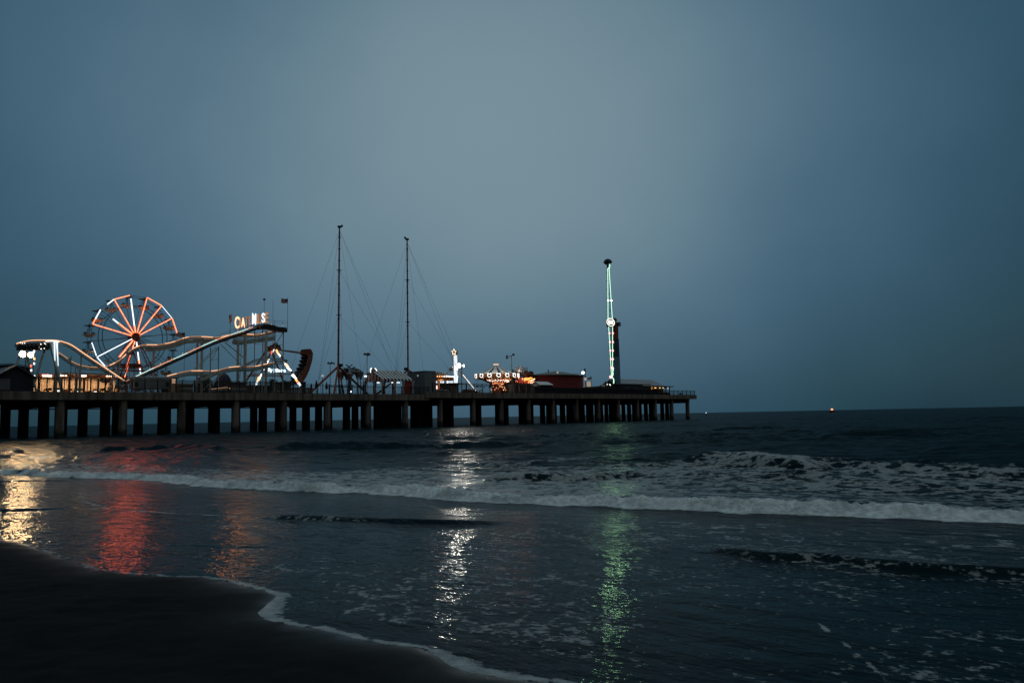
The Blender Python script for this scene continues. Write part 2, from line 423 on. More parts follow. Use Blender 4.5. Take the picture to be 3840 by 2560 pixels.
# water material
wm = bpy.data.materials.new('sea water and foam'); wm.use_nodes = True; t = wm.node_tree; nd = t.nodes; lk = t.links.new
pb = nd['Principled BSDF']; ou = nd['Material Output']
pb.inputs['Base Color'].default_value = (.002, .010, .013, 1); pb.inputs['IOR'].default_value = 1.055
geo = nd.new('ShaderNodeNewGeometry')
mpn = nd.new('ShaderNodeMapping'); mpn.vector_type = 'POINT'; mpn.inputs['Rotation'].default_value = (0, 0, -ROTZ)
lk(geo.outputs['Position'], mpn.inputs['Vector'])
def noise(scale, stretch, detail=3, off=0.0):
    m2 = nd.new('ShaderNodeMapping'); m2.inputs['Scale'].default_value = (scale, scale * stretch, scale); m2.inputs['Location'].default_value = (off, off, 0)
    lk(mpn.outputs[0], m2.inputs['Vector']); n = nd.new('ShaderNodeTexNoise'); n.inputs['Scale'].default_value = 1; n.inputs['Detail'].default_value = detail
    n.inputs['Roughness'].default_value = .6
    lk(m2.outputs[0], n.inputs['Vector']); return n.outputs[0]
n1 = noise(1.7, .5, 4); n2 = noise(11, .5, 3, 5.0); n3 = noise(.5, .6, 3, 9.0)
def math_(op, a, b=None, c=None, clamp=False):
    n = nd.new('ShaderNodeMath'); n.operation = op; n.use_clamp = clamp
    for i, x in enumerate((a, b, c)):
        if x is None: continue
        if isinstance(x, (int, float)): n.inputs[i].default_value = x
        else: lk(x, n.inputs[i])
    return n.outputs[0]
at = nd.new('ShaderNodeAttribute'); at.attribute_name = 'foam'
sepu = nd.new('ShaderNodeSeparateXYZ'); lk(mpn.outputs[0], sepu.inputs[0])
def mrange(x, a, b, c=0.0, d=1.0):
    n = nd.new('ShaderNodeMapRange'); n.interpolation_type = 'SMOOTHSTEP'
    lk(x, n.inputs[0]); n.inputs[1].default_value = a; n.inputs[2].default_value = b; n.inputs[3].default_value = c; n.inputs[4].default_value = d
    return n.outputs[0]
openw = mrange(sepu.outputs['X'], 17, 40)            # seaward distance: calm film -> open sea
midw = mrange(sepu.outputs['X'], 10.0, 12.5)
h1 = math_('MULTIPLY', n1, math_('ADD', math_('MULTIPLY_ADD', openw, .22, .055), math_('MULTIPLY', midw, .04)))
h2 = math_('MULTIPLY', n2, math_('MULTIPLY_ADD', openw, .034, .0045))
h3 = math_('MULTIPLY', n3, math_('MULTIPLY', openw, 1.2))
hh = math_('ADD', math_('ADD', h1, h2), h3)
f1 = noise(2.3, .75, 7, 2.0); f2 = noise(1.3, .45, 5, 7.0)
vor = nd.new('ShaderNodeTexVoronoi'); vor.feature = 'DISTANCE_TO_EDGE'; vor.inputs['Scale'].default_value = 1
mv = nd.new('ShaderNodeMapping'); mv.inputs['Scale'].default_value = (2.2, 1.7, 1); 
wv = nd.new('ShaderNodeVectorMath'); wv.operation = 'MULTIPLY_ADD'; wv.inputs[1].default_value = (.9, .9, 0)
nzc = nd.new('ShaderNodeTexNoise'); nzc.inputs['Scale'].default_value = .9; nzc.inputs['Detail'].default_value = 4
lk(mpn.outputs[0], nzc.inputs['Vector']); lk(nzc.outputs['Color'], wv.inputs[0]); lk(mpn.outputs[0], wv.inputs[2])
lk(wv.outputs[0], mv.inputs['Vector']); lk(mv.outputs[0], vor.inputs['Vector'])
lacev = mrange(vor.outputs['Distance'], .0, .30, .16, -.10)
# foam: attribute plus noise, cut to crisp shapes
fn = noise(10.5, .85, 4, 4.0); inner = mrange(sepu.outputs['X'], 13, 17)
fnoise = math_('ADD', math_('MULTIPLY', math_('SUBTRACT', f1, .5), math_('MULTIPLY_ADD', inner, 1.2, .45)), math_('MULTIPLY', math_('SUBTRACT', fn, .5), math_('MULTIPLY_ADD', inner, -.6, 1.25)))
fnoise = math_('MULTIPLY', fnoise, mrange(at.outputs['Fac'], .60, 1.0, 1.0, .15))
fsum = math_('ADD', at.outputs['Fac'], fnoise)
fsum = math_('ADD', fsum, math_('MULTIPLY', math_('SUBTRACT', f2, .5), .55))
fsum = math_('ADD', fsum, lacev)
fm = mrange(fsum, .50, .70)
fm = math_('MULTIPLY', fm, mrange(at.outputs['Fac'], .12, .30))
fb = nd.new('ShaderNodeBsdfPrincipled'); fb.inputs['Base Color'].default_value = (.78, .84, .85, 1); fb.inputs['Roughness'].default_value = .85
fb.inputs['Specular IOR Level'].default_value = .2
bp = nd.new('ShaderNodeBump'); bp.inputs['Strength'].default_value = 1; bp.inputs['Distance'].default_value = 1
lk(hh, bp.inputs['Height']); lk(bp.outputs[0], pb.inputs['Normal'])
bf = nd.new('ShaderNodeBump'); bf.inputs['Strength'].default_value = .8; bf.inputs['Distance'].default_value = .16
lk(noise(7, .9, 7, 3.0), bf.inputs['Height']); lk(bf.outputs[0], fb.inputs['Normal'])
rg = math_('ADD', math_('MULTIPLY_ADD', openw, .07, .06), math_('MULTIPLY', midw, .10)); lk(rg, pb.inputs['Roughness'])
fcol = math_('MULTIPLY', mrange(at.outputs['Fac'], .35, 1.6, .36, 1.0), mrange(noise(6, 1, 6, 8.0), .3, .7, .60, 1.0))
ms = nd.new('ShaderNodeMixShader'); lk(math_('MULTIPLY', fm, fcol), ms.inputs[0]); bdy = nd.new('ShaderNodeBsdfPrincipled'); bdy.inputs['Base Color'].default_value = (.012, .032, .042, 1); bdy.inputs['Roughness'].default_value = 1; bdy.inputs['Specular IOR Level'].default_value = 0
lk(bp.outputs[0], bdy.inputs['Normal'])
m0 = nd.new('ShaderNodeMixShader'); lk(math_('MULTIPLY', openw, .52), m0.inputs[0]); lk(pb.outputs[0], m0.inputs[1]); lk(bdy.outputs[0], m0.inputs[2]); lk(m0.outputs[0], ms.inputs[1]); lk(fb.outputs[0], ms.inputs[2]); lk(ms.outputs[0], ou.inputs[0])

# the sea: a fan of fine cells round the viewpoint's foot so that near water is finest
ang = np.concatenate([np.linspace(-105, -40, 40)[:-1], np.linspace(-40, 40, 1250), np.linspace(40, 105, 40)[1:]]) * math.pi / 180
rad = [4.2]
while rad[-1] < 1400: rad.append(rad[-1] * 1.0072)
rad = np.array(rad + [2000, 3000, 5000, 9000, 16000, 30000])
AN, RD = np.meshgrid(ang, rad)
X = RD * np.sin(AN); Y = RD * np.cos(AN)
U = X * A.x + Y * A.y; V = X * B.x + Y * B.y
Z, F = sea_height(U, V, RD)
far = sstep(900, 1400, RD); Z = Z * (1 - far)
F = F * (1 - sstep(150, 300, RD))
# landward of the edge the sheet sinks below the sand
g = U - edge_u(V); Z = Z + np.where(g < 0, .05 * g, 0)
sea = struct(grid_mesh('water', X, Y, Z, wm, F))
sea['label'] = 'dark dusk sea with a foaming breaker and shallow wash'

# the beach and sea bed: one sheet
bm_ = bpy.data.materials.new('dark wet sand'); bm_.use_nodes = True; t = bm_.node_tree; nd = t.nodes; lk = t.links.new
pb = nd['Principled BSDF']
geo = nd.new('ShaderNodeNewGeometry')
na = nd.new('ShaderNodeTexNoise'); na.inputs['Scale'].default_value = 2.4; na.inputs['Detail'].default_value = 6; lk(geo.outputs['Position'], na.inputs['Vector'])
nb = nd.new('ShaderNodeTexNoise'); nb.inputs['Scale'].default_value = 40; nb.inputs['Detail'].default_value = 4; lk(geo.outputs['Position'], nb.inputs['Vector'])
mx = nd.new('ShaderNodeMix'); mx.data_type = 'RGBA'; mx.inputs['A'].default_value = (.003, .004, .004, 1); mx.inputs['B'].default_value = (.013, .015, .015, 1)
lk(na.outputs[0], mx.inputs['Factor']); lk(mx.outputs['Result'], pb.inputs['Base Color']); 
wa = nd.new('ShaderNodeAttribute'); wa.attribute_name = 'foam'
rr_n = nd.new('ShaderNodeMapRange'); lk(wa.outputs['Fac'], rr_n.inputs[0]); rr_n.inputs[3].default_value = .9; rr_n.inputs[4].default_value = .16; lk(rr_n.outputs[0], pb.inputs['Roughness'])
sr_n = nd.new('ShaderNodeMapRange'); lk(wa.outputs['Fac'], sr_n.inputs[0]); sr_n.inputs[3].default_value = .05; sr_n.inputs[4].default_value = .16; lk(sr_n.outputs[0], pb.inputs['Specular IOR Level'])
b1 = nd.new('ShaderNodeBump'); b1.inputs['Distance'].default_value = .006; b1.inputs['Strength'].default_value = 1; lk(nb.outputs[0], b1.inputs['Height']); lk(b1.outputs[0], pb.inputs['Normal'])
us = np.concatenate([[-30000, -5000, -800, -200, -60, -25], np.arange(-12, 1, .25), np.arange(1, 9, .05), np.arange(9, 30, .5), [45, 80, 200, 800, 5000, 30000]])
vs_ = np.concatenate([[-30000, -5000, -800, -200, -60, -30], np.arange(-15, -3, .25), np.arange(-3, 24, .05), np.arange(24, 60, .5), [90, 150, 300, 900, 5000, 30000]])
VV, UU = np.meshgrid(vs_, us)
E = edge_u(VV); gg = UU - E
ZS = film(UU, VV) - .055 * np.clip(gg, -1e9, 1e9)
ZS = np.where(gg > 0, np.maximum(film(UU, VV) - .06 * gg, -3.5 - 0 * gg), film(np.minimum(UU, 30), VV) - .045 * gg)
ZS = np.where(UU < -14, ZS[np.searchsorted(us, -12)][None, :] + .01 * np.clip(-12 - UU, 0, 100), ZS)
dune = sstep(.2, 1.6, -gg) * (UU > -40)
ZS = ZS + dune * (.035 * fbm(UU * 1.1, VV * 1.1, 4, 101) + .022 * fbm(UU * 3.3, VV * 3.3, 3, 102))
ZS = ZS - .0 * UU
XS = UU * A.x + VV * B.x; YS = UU * A.y + VV * B.y
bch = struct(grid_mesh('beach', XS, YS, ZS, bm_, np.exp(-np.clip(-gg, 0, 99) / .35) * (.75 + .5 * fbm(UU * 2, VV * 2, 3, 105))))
bch['label'] = 'dark wet sand beach'
del X, Y, Z, F, U, V, AN, RD
# ------------------------------------------------------------------ pier
cback = mat('shaded dark concrete', (.028, .027, .025), .85, var=.3)  # back pile concrete, darkened in its colour for the shade under the deck
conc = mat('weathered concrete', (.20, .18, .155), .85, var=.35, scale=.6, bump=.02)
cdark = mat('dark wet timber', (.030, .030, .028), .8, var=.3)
def tide(mt_, z0):
    # dark weed and tide stain below a ragged line
    t_ = mt_.node_tree; b_ = t_.nodes['Principled BSDF']; src = b_.inputs['Base Color'].links[0].from_socket
    g_ = t_.nodes.new('ShaderNodeNewGeometry'); s_ = t_.nodes.new('ShaderNodeSeparateXYZ'); t_.links.new(g_.outputs['Position'], s_.inputs[0])
    n_ = t_.nodes.new('ShaderNodeTexNoise'); n_.inputs['Scale'].default_value = 1.6; n_.inputs['Detail'].default_value = 5; t_.links.new(g_.outputs['Position'], n_.inputs['Vector'])
    a_ = t_.nodes.new('ShaderNodeMath'); a_.operation = 'MULTIPLY_ADD'; t_.links.new(n_.outputs[0], a_.inputs[0]); a_.inputs[1].default_value = 1.6; t_.links.new(s_.outputs['Z'], a_.inputs[2])
    r_ = t_.nodes.new('ShaderNodeMapRange'); t_.links.new(a_.outputs[0], r_.inputs[0]); r_.inputs[1].default_value = z0 + .5; r_.inputs[2].default_value = z0 + 1.5
    x_ = t_.nodes.new('ShaderNodeMix'); x_.data_type = 'RGBA'; x_.inputs['A'].default_value = (.018, .020, .016, 1)
    # vertical run-off streaks higher up
    m_ = t_.nodes.new('ShaderNodeMapping'); m_.inputs['Scale'].default_value = (1.3, 1.3, .07); t_.links.new(g_.outputs['Position'], m_.inputs['Vector'])
    k_ = t_.nodes.new('ShaderNodeTexNoise'); k_.inputs['Scale'].default_value = 1; k_.inputs['Detail'].default_value = 6; t_.links.new(m_.outputs[0], k_.inputs['Vector'])
    q_ = t_.nodes.new('ShaderNodeMapRange'); t_.links.new(k_.outputs[0], q_.inputs[0]); q_.inputs[1].default_value = .35; q_.inputs[2].default_value = .62; q_.inputs[3].default_value = .45; q_.inputs[4].default_value = 1.15
    y_ = t_.nodes.new('ShaderNodeVectorMath'); y_.operation = 'SCALE'; t_.links.new(src, y_.inputs[0]); t_.links.new(q_.outputs[0], y_.inputs['Scale'])
    t_.links.new(r_.outputs[0], x_.inputs['Factor']); t_.links.new(y_.outputs[0], x_.inputs['B']); t_.links.new(x_.outputs['Result'], b_.inputs['Base Color'])
tide(conc, 1.2)
sE = P(2610, 1490).s if False else P(2610, 1490).x
sM = P(1612, 1485).x
sW = P(-900, 1480).x
PW = 38.0
TF = 1.55
pier = thing('pier', 'long concrete pier on round piles running out over the dark sea', 'pier', (sM, 0, ZL))
MB().box((sW, .0, ZL - TF), (sM, .5, ZL)).build('edge_beam', conc, pier, label='lower edge beam of the landward section')
MB().box((sM - 1.9, -.35, ZR - TF), (sE, .25, ZR)).build('edge_beam', conc, pier, label='higher edge beam of the seaward section')
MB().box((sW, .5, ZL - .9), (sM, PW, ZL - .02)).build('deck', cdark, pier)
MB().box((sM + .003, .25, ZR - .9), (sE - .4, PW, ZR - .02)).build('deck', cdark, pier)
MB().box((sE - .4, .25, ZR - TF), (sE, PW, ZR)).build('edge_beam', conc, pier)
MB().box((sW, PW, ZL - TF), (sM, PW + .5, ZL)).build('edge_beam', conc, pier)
pm = MB()
pp = P(100, 1534, PW + .8)
pm.tube([(sW, PW + .8, pp.z), (P(1040, 1526, PW + .8).x, PW + .8, pp.z + .0)], .14, 6)
for k in range(16):
    s_ = sW + 8 * k
    if s_ < P(1040, 1526, PW + .8).x: pm.tube([(s_, PW + .8, pp.z), (s_, PW + .25, ZL - .95)], .04, 4)
pm.build('service_pipe', steel, pier)
front_px = [233, 470, 690, 893, 1073, 1237, 1390, 1529, 1660, 1784, 1888, 1990, 2083, 2170, 2252, 2326, 2398, 2465, 2527, 2587]
fs = [P(x, 1500).x for x in front_px]
bay = (fs[-1] - fs[0]) / 19
fs = [fs[0] - bay * 3, fs[0] - bay * 2, fs[0] - bay] + fs
npile = 0
pm0 = None
ROWS = [(1.2, 0.0), (10.5, .0), (12.8, .0), (23.5, .0), (26, 0), (36.5, .0)]
for i, s_ in enumerate(fs):
    left = s_ < sM
    zt = (ZL if left else ZR) - .9
    capz = P(300, 1523, 1.2).z if left else P(1720, 1513, 1.2).z
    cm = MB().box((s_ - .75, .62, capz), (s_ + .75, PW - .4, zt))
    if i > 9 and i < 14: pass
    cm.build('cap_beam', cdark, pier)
    for w_, ds in ROWS:
        r_ = (.86 if w_ < 2 else 1.0) if left else (.78 if w_ < 2 else .8)
        q = MB(); n = 14
        zb = -1.5 if i > 2 else -2
        q.lathe((s_ + ds, w_, 0), [(r_ * 1.0, -3.4), (r_ * 1.0, 1.2), (r_ * 1.03, 1.2), (r_ * 1.03, 1.5), (r_, 1.5), (r_ * .97, zt - .3 if w_ > 2 else zt)], n) if not (w_ in (12.8, 26) and left) else None
        if not q.v: continue
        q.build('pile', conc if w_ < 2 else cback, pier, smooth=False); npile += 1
# a closed timber bulkhead under the lower section beside the step
for px0, px1, w_ in ((1410, 1506, 14), (1556, 1622, 16)):
    MB().box((P(px0, 1550, w_).x, w_, -2.5), (P(px1, 1550, w_).x, w_ + 1.2, ZL - .9)).build('bulkhead', cdark, pier)
# side joints and stain streaks are part of the concrete material; small conduits hang on the face
for px in (1135, 1172, 1405):
    MB().box((P(px, 1480).x - .06, -.08, ZL - 1.45), (P(px, 1480).x + .06, -.005, ZL + .2)).build('conduit', steel, pier)

# ------------------------------------------------------------------ fences on the pier edge
def fence(name, label, px0, px1, zb, h, w, posts=None, pick=.22, mt=black, mid=True, step=2.6):
    s0, s1 = P(px0, 1450, w).x, P(px1, 1450, w).x
    t = thing(name, label, 'fence', (s0, w, zb))
    n = max(2, int(round((s1 - s0) / step)))
    for i in range(n + 1):
        s_ = s0 + (s1 - s0) * i / n
        MB().box((s_ - .09, w - .09, zb), (s_ + .09, w + .09, zb + h + .12)).build('post', mt, t)
    m = MB()
    for zz in ((.12, h - .3, h) if mid else (.12, h)):
        m.box((s0, w - .03, zb + zz - .035), (s1, w + .03, zb + zz + .035))
    m.build('rail', mt, t)
    if pick:
        m = MB(); k = int((s1 - s0) / pick)
        for i in range(k): 
            s_ = s0 + (i + .5) * pick
            m.box((s_ - .034, w - .02, zb + .13), (s_ + .034, w + .02, zb + h - .01))
        m.build('pickets', mt, t)
    return t
fence('picket_fence', 'tall black picket fence along the landward edge of the pier', 118, 1090, ZL, P(400, 1420, .3).z - ZL, .3)
fence('rail_fence', 'low black rail fence in front of the slingshot masts', 1098, 1362, ZL, P(1240, 1442, .3).z - ZL, .3, pick=.45, step=3.2)
fence('rail_fence', 'black rail fence in front of the striped tent and the grey box building', 1364, 1606, ZL, P(1450, 1448, .2).z - ZL, .2, pick=.3, step=3.2)
fence('mesh_fence', 'see-through black mesh fence in front of the white star tower', 1622, 2000, ZR, P(1800, 1439, .0).z - ZR, .0, pick=.5, step=3.1)
t = fence('screened_fence', 'dark screened fence along the seaward end of the pier', 2004, 2604, ZR, P(2550, 1464, .0).z - ZR, .0, pick=.4, step=3.0)
MB().box((P(2004, 1450).x, .05, ZR + .05), (P(2470, 1450).x, .08, ZR + 1.9)).build('screen', navy, t)
# dark low screens on the landward fences
fb_ = thing('timber_fence', 'dark timber board fence beside the foot of the swinging ship', 'fence', P(1090, 1470, 1.0))
m = MB(); s0, s1 = P(1093, 1450, 1.0).x, P(1176, 1450, 1.0).x; h_ = P(1140, 1452, 1.0).z
k = int((s1 - s0) / .26)
for i in range(k): m.box((s0 + i * .26, 1.0, ZL), (s0 + i * .26 + .19, 1.06, h_))
m.build('boards', brown, fb_); MB().box((s0, 1.06, h_ - .4), (s1, 1.12, h_ - .25)).build('rail', brown, fb_)

def deckz(px): return ZL if px < 1612 else ZR
def org(px, w): 
    p = P(px, 1450, w); return (p.x, w, deckz(px))

# ------------------------------------------------------------------ dark pavilion at the far left
t = thing('gabled_pavilion', 'dark navy gable roofed pavilion at the left end of the pier', 'pavilion', org(40, 3))
w0, w1 = 2.0, 14.0
ap = P(60, 1372, w0); er = P(127, 1413, w0); sl = 2 * ap.x - er.x; bz = ZL
MB().prism([(sl, bz), (er.x - .2, bz), (er.x - .2, er.z), (ap.x, ap.z - .15), (sl + .2, er.z)], w0 + .3, w1).build('wall', navy, t)
m = MB()
for x0, x1 in ((ap.x, er.x + .5), (ap.x, sl - .5)):
    zr, ze = ap.z, er.z - .25
    dx = x1 - x0
    m.add([(x0, w0 - .3, zr), (x1, w0 - .3, ze), (x1, w1 + .3, ze), (x0, w1 + .3, zr), (x0, w0 - .3, zr + .14), (x1, w0 - .3, ze + .14), (x1, w1 + .3, ze + .14), (x0, w1 + .3, zr + .14)],
          [(0, 1, 2, 3), (7, 6, 5, 4), (0, 4, 5, 1), (1, 5, 6, 2), (2, 6, 7, 3), (3, 7, 4, 0)])
m.build('roof', mat('grey roof sheet', (.10, .12, .14), .6), t)
MB().box((sl + .3, w0 + .2, bz + .3), (sl + 2.2, w0 + .295, bz + 2.3)).build('door', dgrey, t)
t = thing('flat_pavilion', 'low dark roofed hall behind the navy pavilion', 'pavilion', org(90, 22))
a_, b_ = P(-60, 1372, 20), P(118, 1378, 20)
c_ = P(38, 1366, 20)
MB().prism([(a_.x, ZL), (b_.x, ZL), (b_.x, b_.z), (c_.x, c_.z), (a_.x, a_.z)], 20, 32).build('wall', navy, t)
MB().tube([(a_.x - .3, 19.8, a_.z + .1), (c_.x, 19.8, c_.z + .15), (b_.x + .4, 19.8, b_.z + .1)], .12, 4).build('roof_edge', dgrey, t)

# ------------------------------------------------------------------ floodlight pole at the left
def spot(name, label, px, py, w, r, mt, facing=-1, zbase=None, group=None, head=steel, parent_pole=True, polepx=None, polew=None):
    c = P(px, py, w); px2 = polepx or px
    pb_ = P(px2, py, w)
    t = thing(name, label, 'floodlight', (pb_.x, w, zbase if zbase is not None else deckz(px)), group)
    MB().tube([(pb_.x, w, t['_o'][2]), (pb_.x, w, c.z + r)], .09, 6).build('pole', steel, t)
    h = MB(); h.lathe((0, 0, 0), [(r * .35, .5), (r * .9, .35), (r * 1.08, .05), (r * 1.02, 0)], 14)
    hv = [(c.x + x, w + z - .0, c.z + y) for x, y, z in h.v]; h.v = hv
    h.build('lamp_housing', head, t)
    l = MB(); l.lathe((0, 0, 0), [(0.02, -.10), (r * .6, -.08), (r, 0)], 14); l.v = [(c.x + x, w + z, c.z + y) for x, y, z in l.v]
    l.build('lamp_lens', mt, t)
    strip_light('lamp_glow', (c.x - r, w, c.z), (c.x + r, w, c.z), r * 2, (135 if mt is FLW else 380) * (r / .6) ** 2, (1, .64, .30) if mt is FLW else (1, .92, .76), t)
    if px2 != px: MB().tube([(pb_.x, w + .1, c.z), (c.x, w + .3, c.z)], .06, 5).build('arm', steel, t)
    return t
spot('floodlight', 'left one of the two glaring floodlights beside the roller coaster brake run', 85, 1327, 7.0, .60, FLW, polepx=97, group='floodlights at the left end of the pier')
spot('floodlight', 'right one of the two glaring floodlights beside the roller coaster brake run', 115, 1330, 7.0, .52, FLW, polepx=97.2, group='floodlights at the left end of the pier')
for i, (px, y0, y1, lab) in enumerate(((128, 1308, 1416, 'taller pole strung with blue white bulbs by the left floodlights'), (116, 1366, 1416, 'shorter pole strung with blue white bulbs by the navy pavilion'))):
    a_, b_ = P(px, y0, 6), P(px + 1, y1, 6)
    t = thing('light_string_pole', lab, 'light pole', (a_.x, 6, ZL), 'poles strung with bulbs')
    MB().tube([(a_.x, 6, ZL), a_], .08, 6).build('pole', steel, t)
    for j, (yy, mm) in enumerate(((1317, LBW), (1345, LAM), (1363, LBW), (1410, LBW)) if i == 0 else ((1372, LRD), (1388, LBW))):
        c = P(px + (1 if j % 2 else 0), yy, 5.8); MB().sph((c.x, 5.8, c.z), .17, 8, 1.5).build('bulb', mm, t)

# ------------------------------------------------------------------ arcade hall with warm light
t = thing('arcade_hall', 'long low open arcade hall glowing orange behind the picket fence', 'arcade', org(145, 30))
s0, s1 = P(145, 1420, 30).x, P(470, 1420, 30).x; zt = P(250, 1404, 30).z; zl = P(250, 1412, 30).z
wall = mat('tan arcade wall', (.60, .45, .32), .8, scale=1.2, var=.5)
MB().box((s0, 36, ZL), (s1, 36.2, zt - .3)).build('wall', wall, t)
MB().box((s0 - .4, 29.5, zt - .3), (s1 + .4, 36.6, zt)).build('roof', dgrey, t)
MB().box((s0 - .2, 29.4, zt - .55), (s1, 29.48, zt - .05)).build('fascia', mat('orange fascia', (.45, .10, .03), .6), t)
for i in range(7):
    x = s0 + (s1 - s0) * i / 6; MB().box((x - .18, 29.6, ZL), (x + .18, 29.96, zt - .3)).build('post', brown, t)
for px0, px1 in ((160, 193), (303, 322), (398, 446), (226, 250)):
    a_, b_ = P(px0, 1408, 29.2), P(px1, 1410, 29.2)
    MB().tube([(a_.x, 29.2, a_.z), (b_.x, 29.2, a_.z)], .17 if px0 != 226 else .06, 6).build('tube_lamp', em('hall tube light', (1, .85, .62), 9), t)
for i in range(6):
    x = s0 + (s1 - s0) * (i + .5) / 6
    ld = bpy.data.lights.new('hall_lamp', 'AREA'); ld.energy = 260; ld.size = 3.2; ld.color = (1, .66, .38)
    lo = bpy.data.objects.new('hall_lamp', ld); COL.objects.link(lo); lo.parent = t
    q = Vector((x, 33.0, zt - .4)) - Vector(t['_o']); lo.location = q; lo.rotation_euler = (0, 0, 0)
rr = random.Random(3)
gc = [mat('game cabinet %s' % c, k, .5) for c, k in (('red', (.4, .05, .03)), ('tan', (.5, .35, .2)), ('dark', (.03, .03, .04)), ('green', (.05, .16, .10)))]
for i in range(14):
    x = s0 + (s1 - s0) * (i + .2 + .6 * rr.random()) / 14; h_ = rr.uniform(1.3, 2.1); ww = rr.uniform(.5, 1.3)
    c = thing('game_cabinet', ['red game cabinet inside the glowing arcade hall', 'tan game cabinet inside the glowing arcade hall', 'black game cabinet inside the glowing arcade hall', 'green game cabinet inside the glowing arcade hall'][i % 4], 'game cabinet', (x, 32, ZL), 'game cabinets in the arcade hall, %s' % ['red', 'tan', 'black', 'green'][i % 4])
    MB().prism([(x - ww / 2, ZL), (x + ww / 2, ZL), (x + ww / 2, ZL + h_ * .8), (x + ww * .3, ZL + h_), (x - ww / 2, ZL + h_)], 31.6, 32.5).build('cabinet', gc[i % 4], c)
    MB().box((x - ww * .35, 31.55, ZL + h_ * .5), (x + ww * .35, 31.595, ZL + h_ * .72)).build('screen', LAM if i % 3 else LWH, c)

# ------------------------------------------------------------------ Ferris wheel
WW = 26.0
hub = P(500, 1265, WW)
Rw = 0.5 * (.5 * abs(P(657, 1265, WW).x - P(338, 1265, WW).x) + .5 * (P(500, 1107, WW).z - P(500, 1423, WW).z))
RX = .5 * abs(P(657, 1265, WW).x - P(338, 1265, WW).x) / Rw; RZ = .5 * (P(500, 1107, WW).z - P(500, 1423, WW).z) / Rw
print('wheel R', Rw, RX, RZ, 'decks', ZL, ZR, 'len', sE - sW, 'npile', npile)
fw = thing('ferris_wheel', 'ferris wheel with orange lit spokes and sixteen hanging tubs', 'ferris wheel', (hub.x, WW, ZL))
def wp(a, r, w=0): return Vector((hub.x + math.cos(a) * r * Rw, WW + w, hub.z + math.sin(a) * r * Rw))
MB().tube([(hub.x, WW - 1.9, hub.z), (hub.x, WW + 1.9, hub.z)], .55, 12).tube([(hub.x, WW - 1.5, hub.z), (hub.x, WW - 1.25, hub.z)], 1.0, 14).build('hub', brown, fw)
PH = [R(8.5 + 22.5 * k) for k in range(16)]
for a in PH:
    m = MB()
    for w in (-1.25, 1.25):
        m.tube([wp(a, .06, w), wp(a, 1, w)], .045, 4)
        m.tube([wp(a - .5, .06, w), wp(a, .40, w)], .03, 4); m.tube([wp(a + .5, .06, w), wp(a, .40, w)], .03, 4)
    m.tube([wp(a, 1, -1.25), wp(a, 1, 1.25)], .05, 4)
    m.build('spoke', steel, fw)
for w in (-1.25, 1.25):
    MB().tube([wp(2 * math.pi * i / 64, .75, w) for i in range(64)], .085, 6, closed=True).build('inner_ring', steel, fw)
    m = MB()
    for i in range(16): m.tube([wp(PH[i], 1, w), wp(PH[(i + 1) % 16], 1, w)], .05, 4)
    m.build('rim', steel, fw)
def ltube(a, r0_, a1, r1_, rad, kind):
    """a lit tube on the near face, a coloured sleeve with a brighter core in front"""
    p, q = wp(a, r0_, -1.42), wp(a1, r1_, -1.42)
    if kind == 'o':
        MB().tube([p, q], rad, 6).build('light_tube', LOR, fw)
        nseg = max(1, int((q - p).length / 2.1)); m = MB()
        for i in range(nseg):
            c0 = p.lerp(q, (i + .06) / nseg); c1 = p.lerp(q, (i + .94) / nseg); dv = Vector((0, -rad * .8, 0))
            m.tube([c0 + dv, c1 + dv], rad * .36, 5)
        m.build('light_core', LOC, fw)
    else:
        MB().tube([p, q], rad, 6).build('light_tube', LBW, fw)
A_ = {k: PH[k] for k in range(16)}
for k in (1, 2, 3, 5, 7): ltube(PH[k], .10, PH[k], 1.0, .14, 'o')
ltube(PH[0], .09, PH[0], .10, .1, 'o')
ltube(PH[4], .10, PH[4], .27, .20, 'o'); ltube(PH[4], .27, PH[4], .92, .14, 'w')
ltube(PH[6], .10, PH[6], .50, .20, 'o'); ltube(PH[6], .50, PH[6], .66, .16, 'w')
ltube(PH[9], .10, PH[9], .98, .11, 'w')
ltube(PH[10], .10, PH[10], .62, .20, 'o')
ltube(PH[11], .10, PH[11], .30, .20, 'o'); ltube(PH[11], .42, PH[11], 1.0, .18, 'o')
ltube(PH[12], .12, PH[12], .22, .15, 'w'); ltube(PH[12], .36, PH[12], .56, .14, 'w'); ltube(PH[12], .56, PH[12], .76, .2, 'o'); ltube(PH[12], .76, PH[12], .9, .14, 'w')
RDL = (1, .10, .03)
for k, f1 in ((1, .3), (2, .5), (3, .95), (5, .9), (7, .45)): strip_light('tube_glow', wp(PH[k], .1, -1.42), wp(PH[k], f1, -1.42), .45, 9, RDL, fw)
for k, f0, f1 in ((6, .1, .5), (10, .1, .62), (11, .1, 1)): strip_light('tube_glow', wp(PH[k], f0, -1.42), wp(PH[k], f1, -1.42), .45, 8.5, RDL, fw)
for k in (4,): strip_light('tube_glow', wp(PH[k], 1, -1.42), wp(PH[k + 1], 1, -1.42), .4, 8, RDL, fw)
def rimt(k0, k1, f0, f1, rad, kind):
    p, q = wp(PH[k0], 1, -1.42), wp(PH[k1], 1, -1.42); a, b = p.lerp(q, f0), p.lerp(q, f1)
    if kind == 'o':
        MB().tube([a, b], rad, 6).build('light_tube', LOR, fw)
        dv = Vector((0, -rad * .8, 0)); MB().tube([a + dv, b + dv], rad * .36, 5).build('light_core', LOC, fw)
    else: MB().tube([a, b], rad, 6).build('light_tube', LBW, fw)
rimt(0, 1, 0.02, .98, .15, 'o'); rimt(1, 2, 0, 1, .07, 'w'); rimt(2, 3, 0.02, .98, .15, 'o'); rimt(4, 5, .05, 1, .15, 'o')
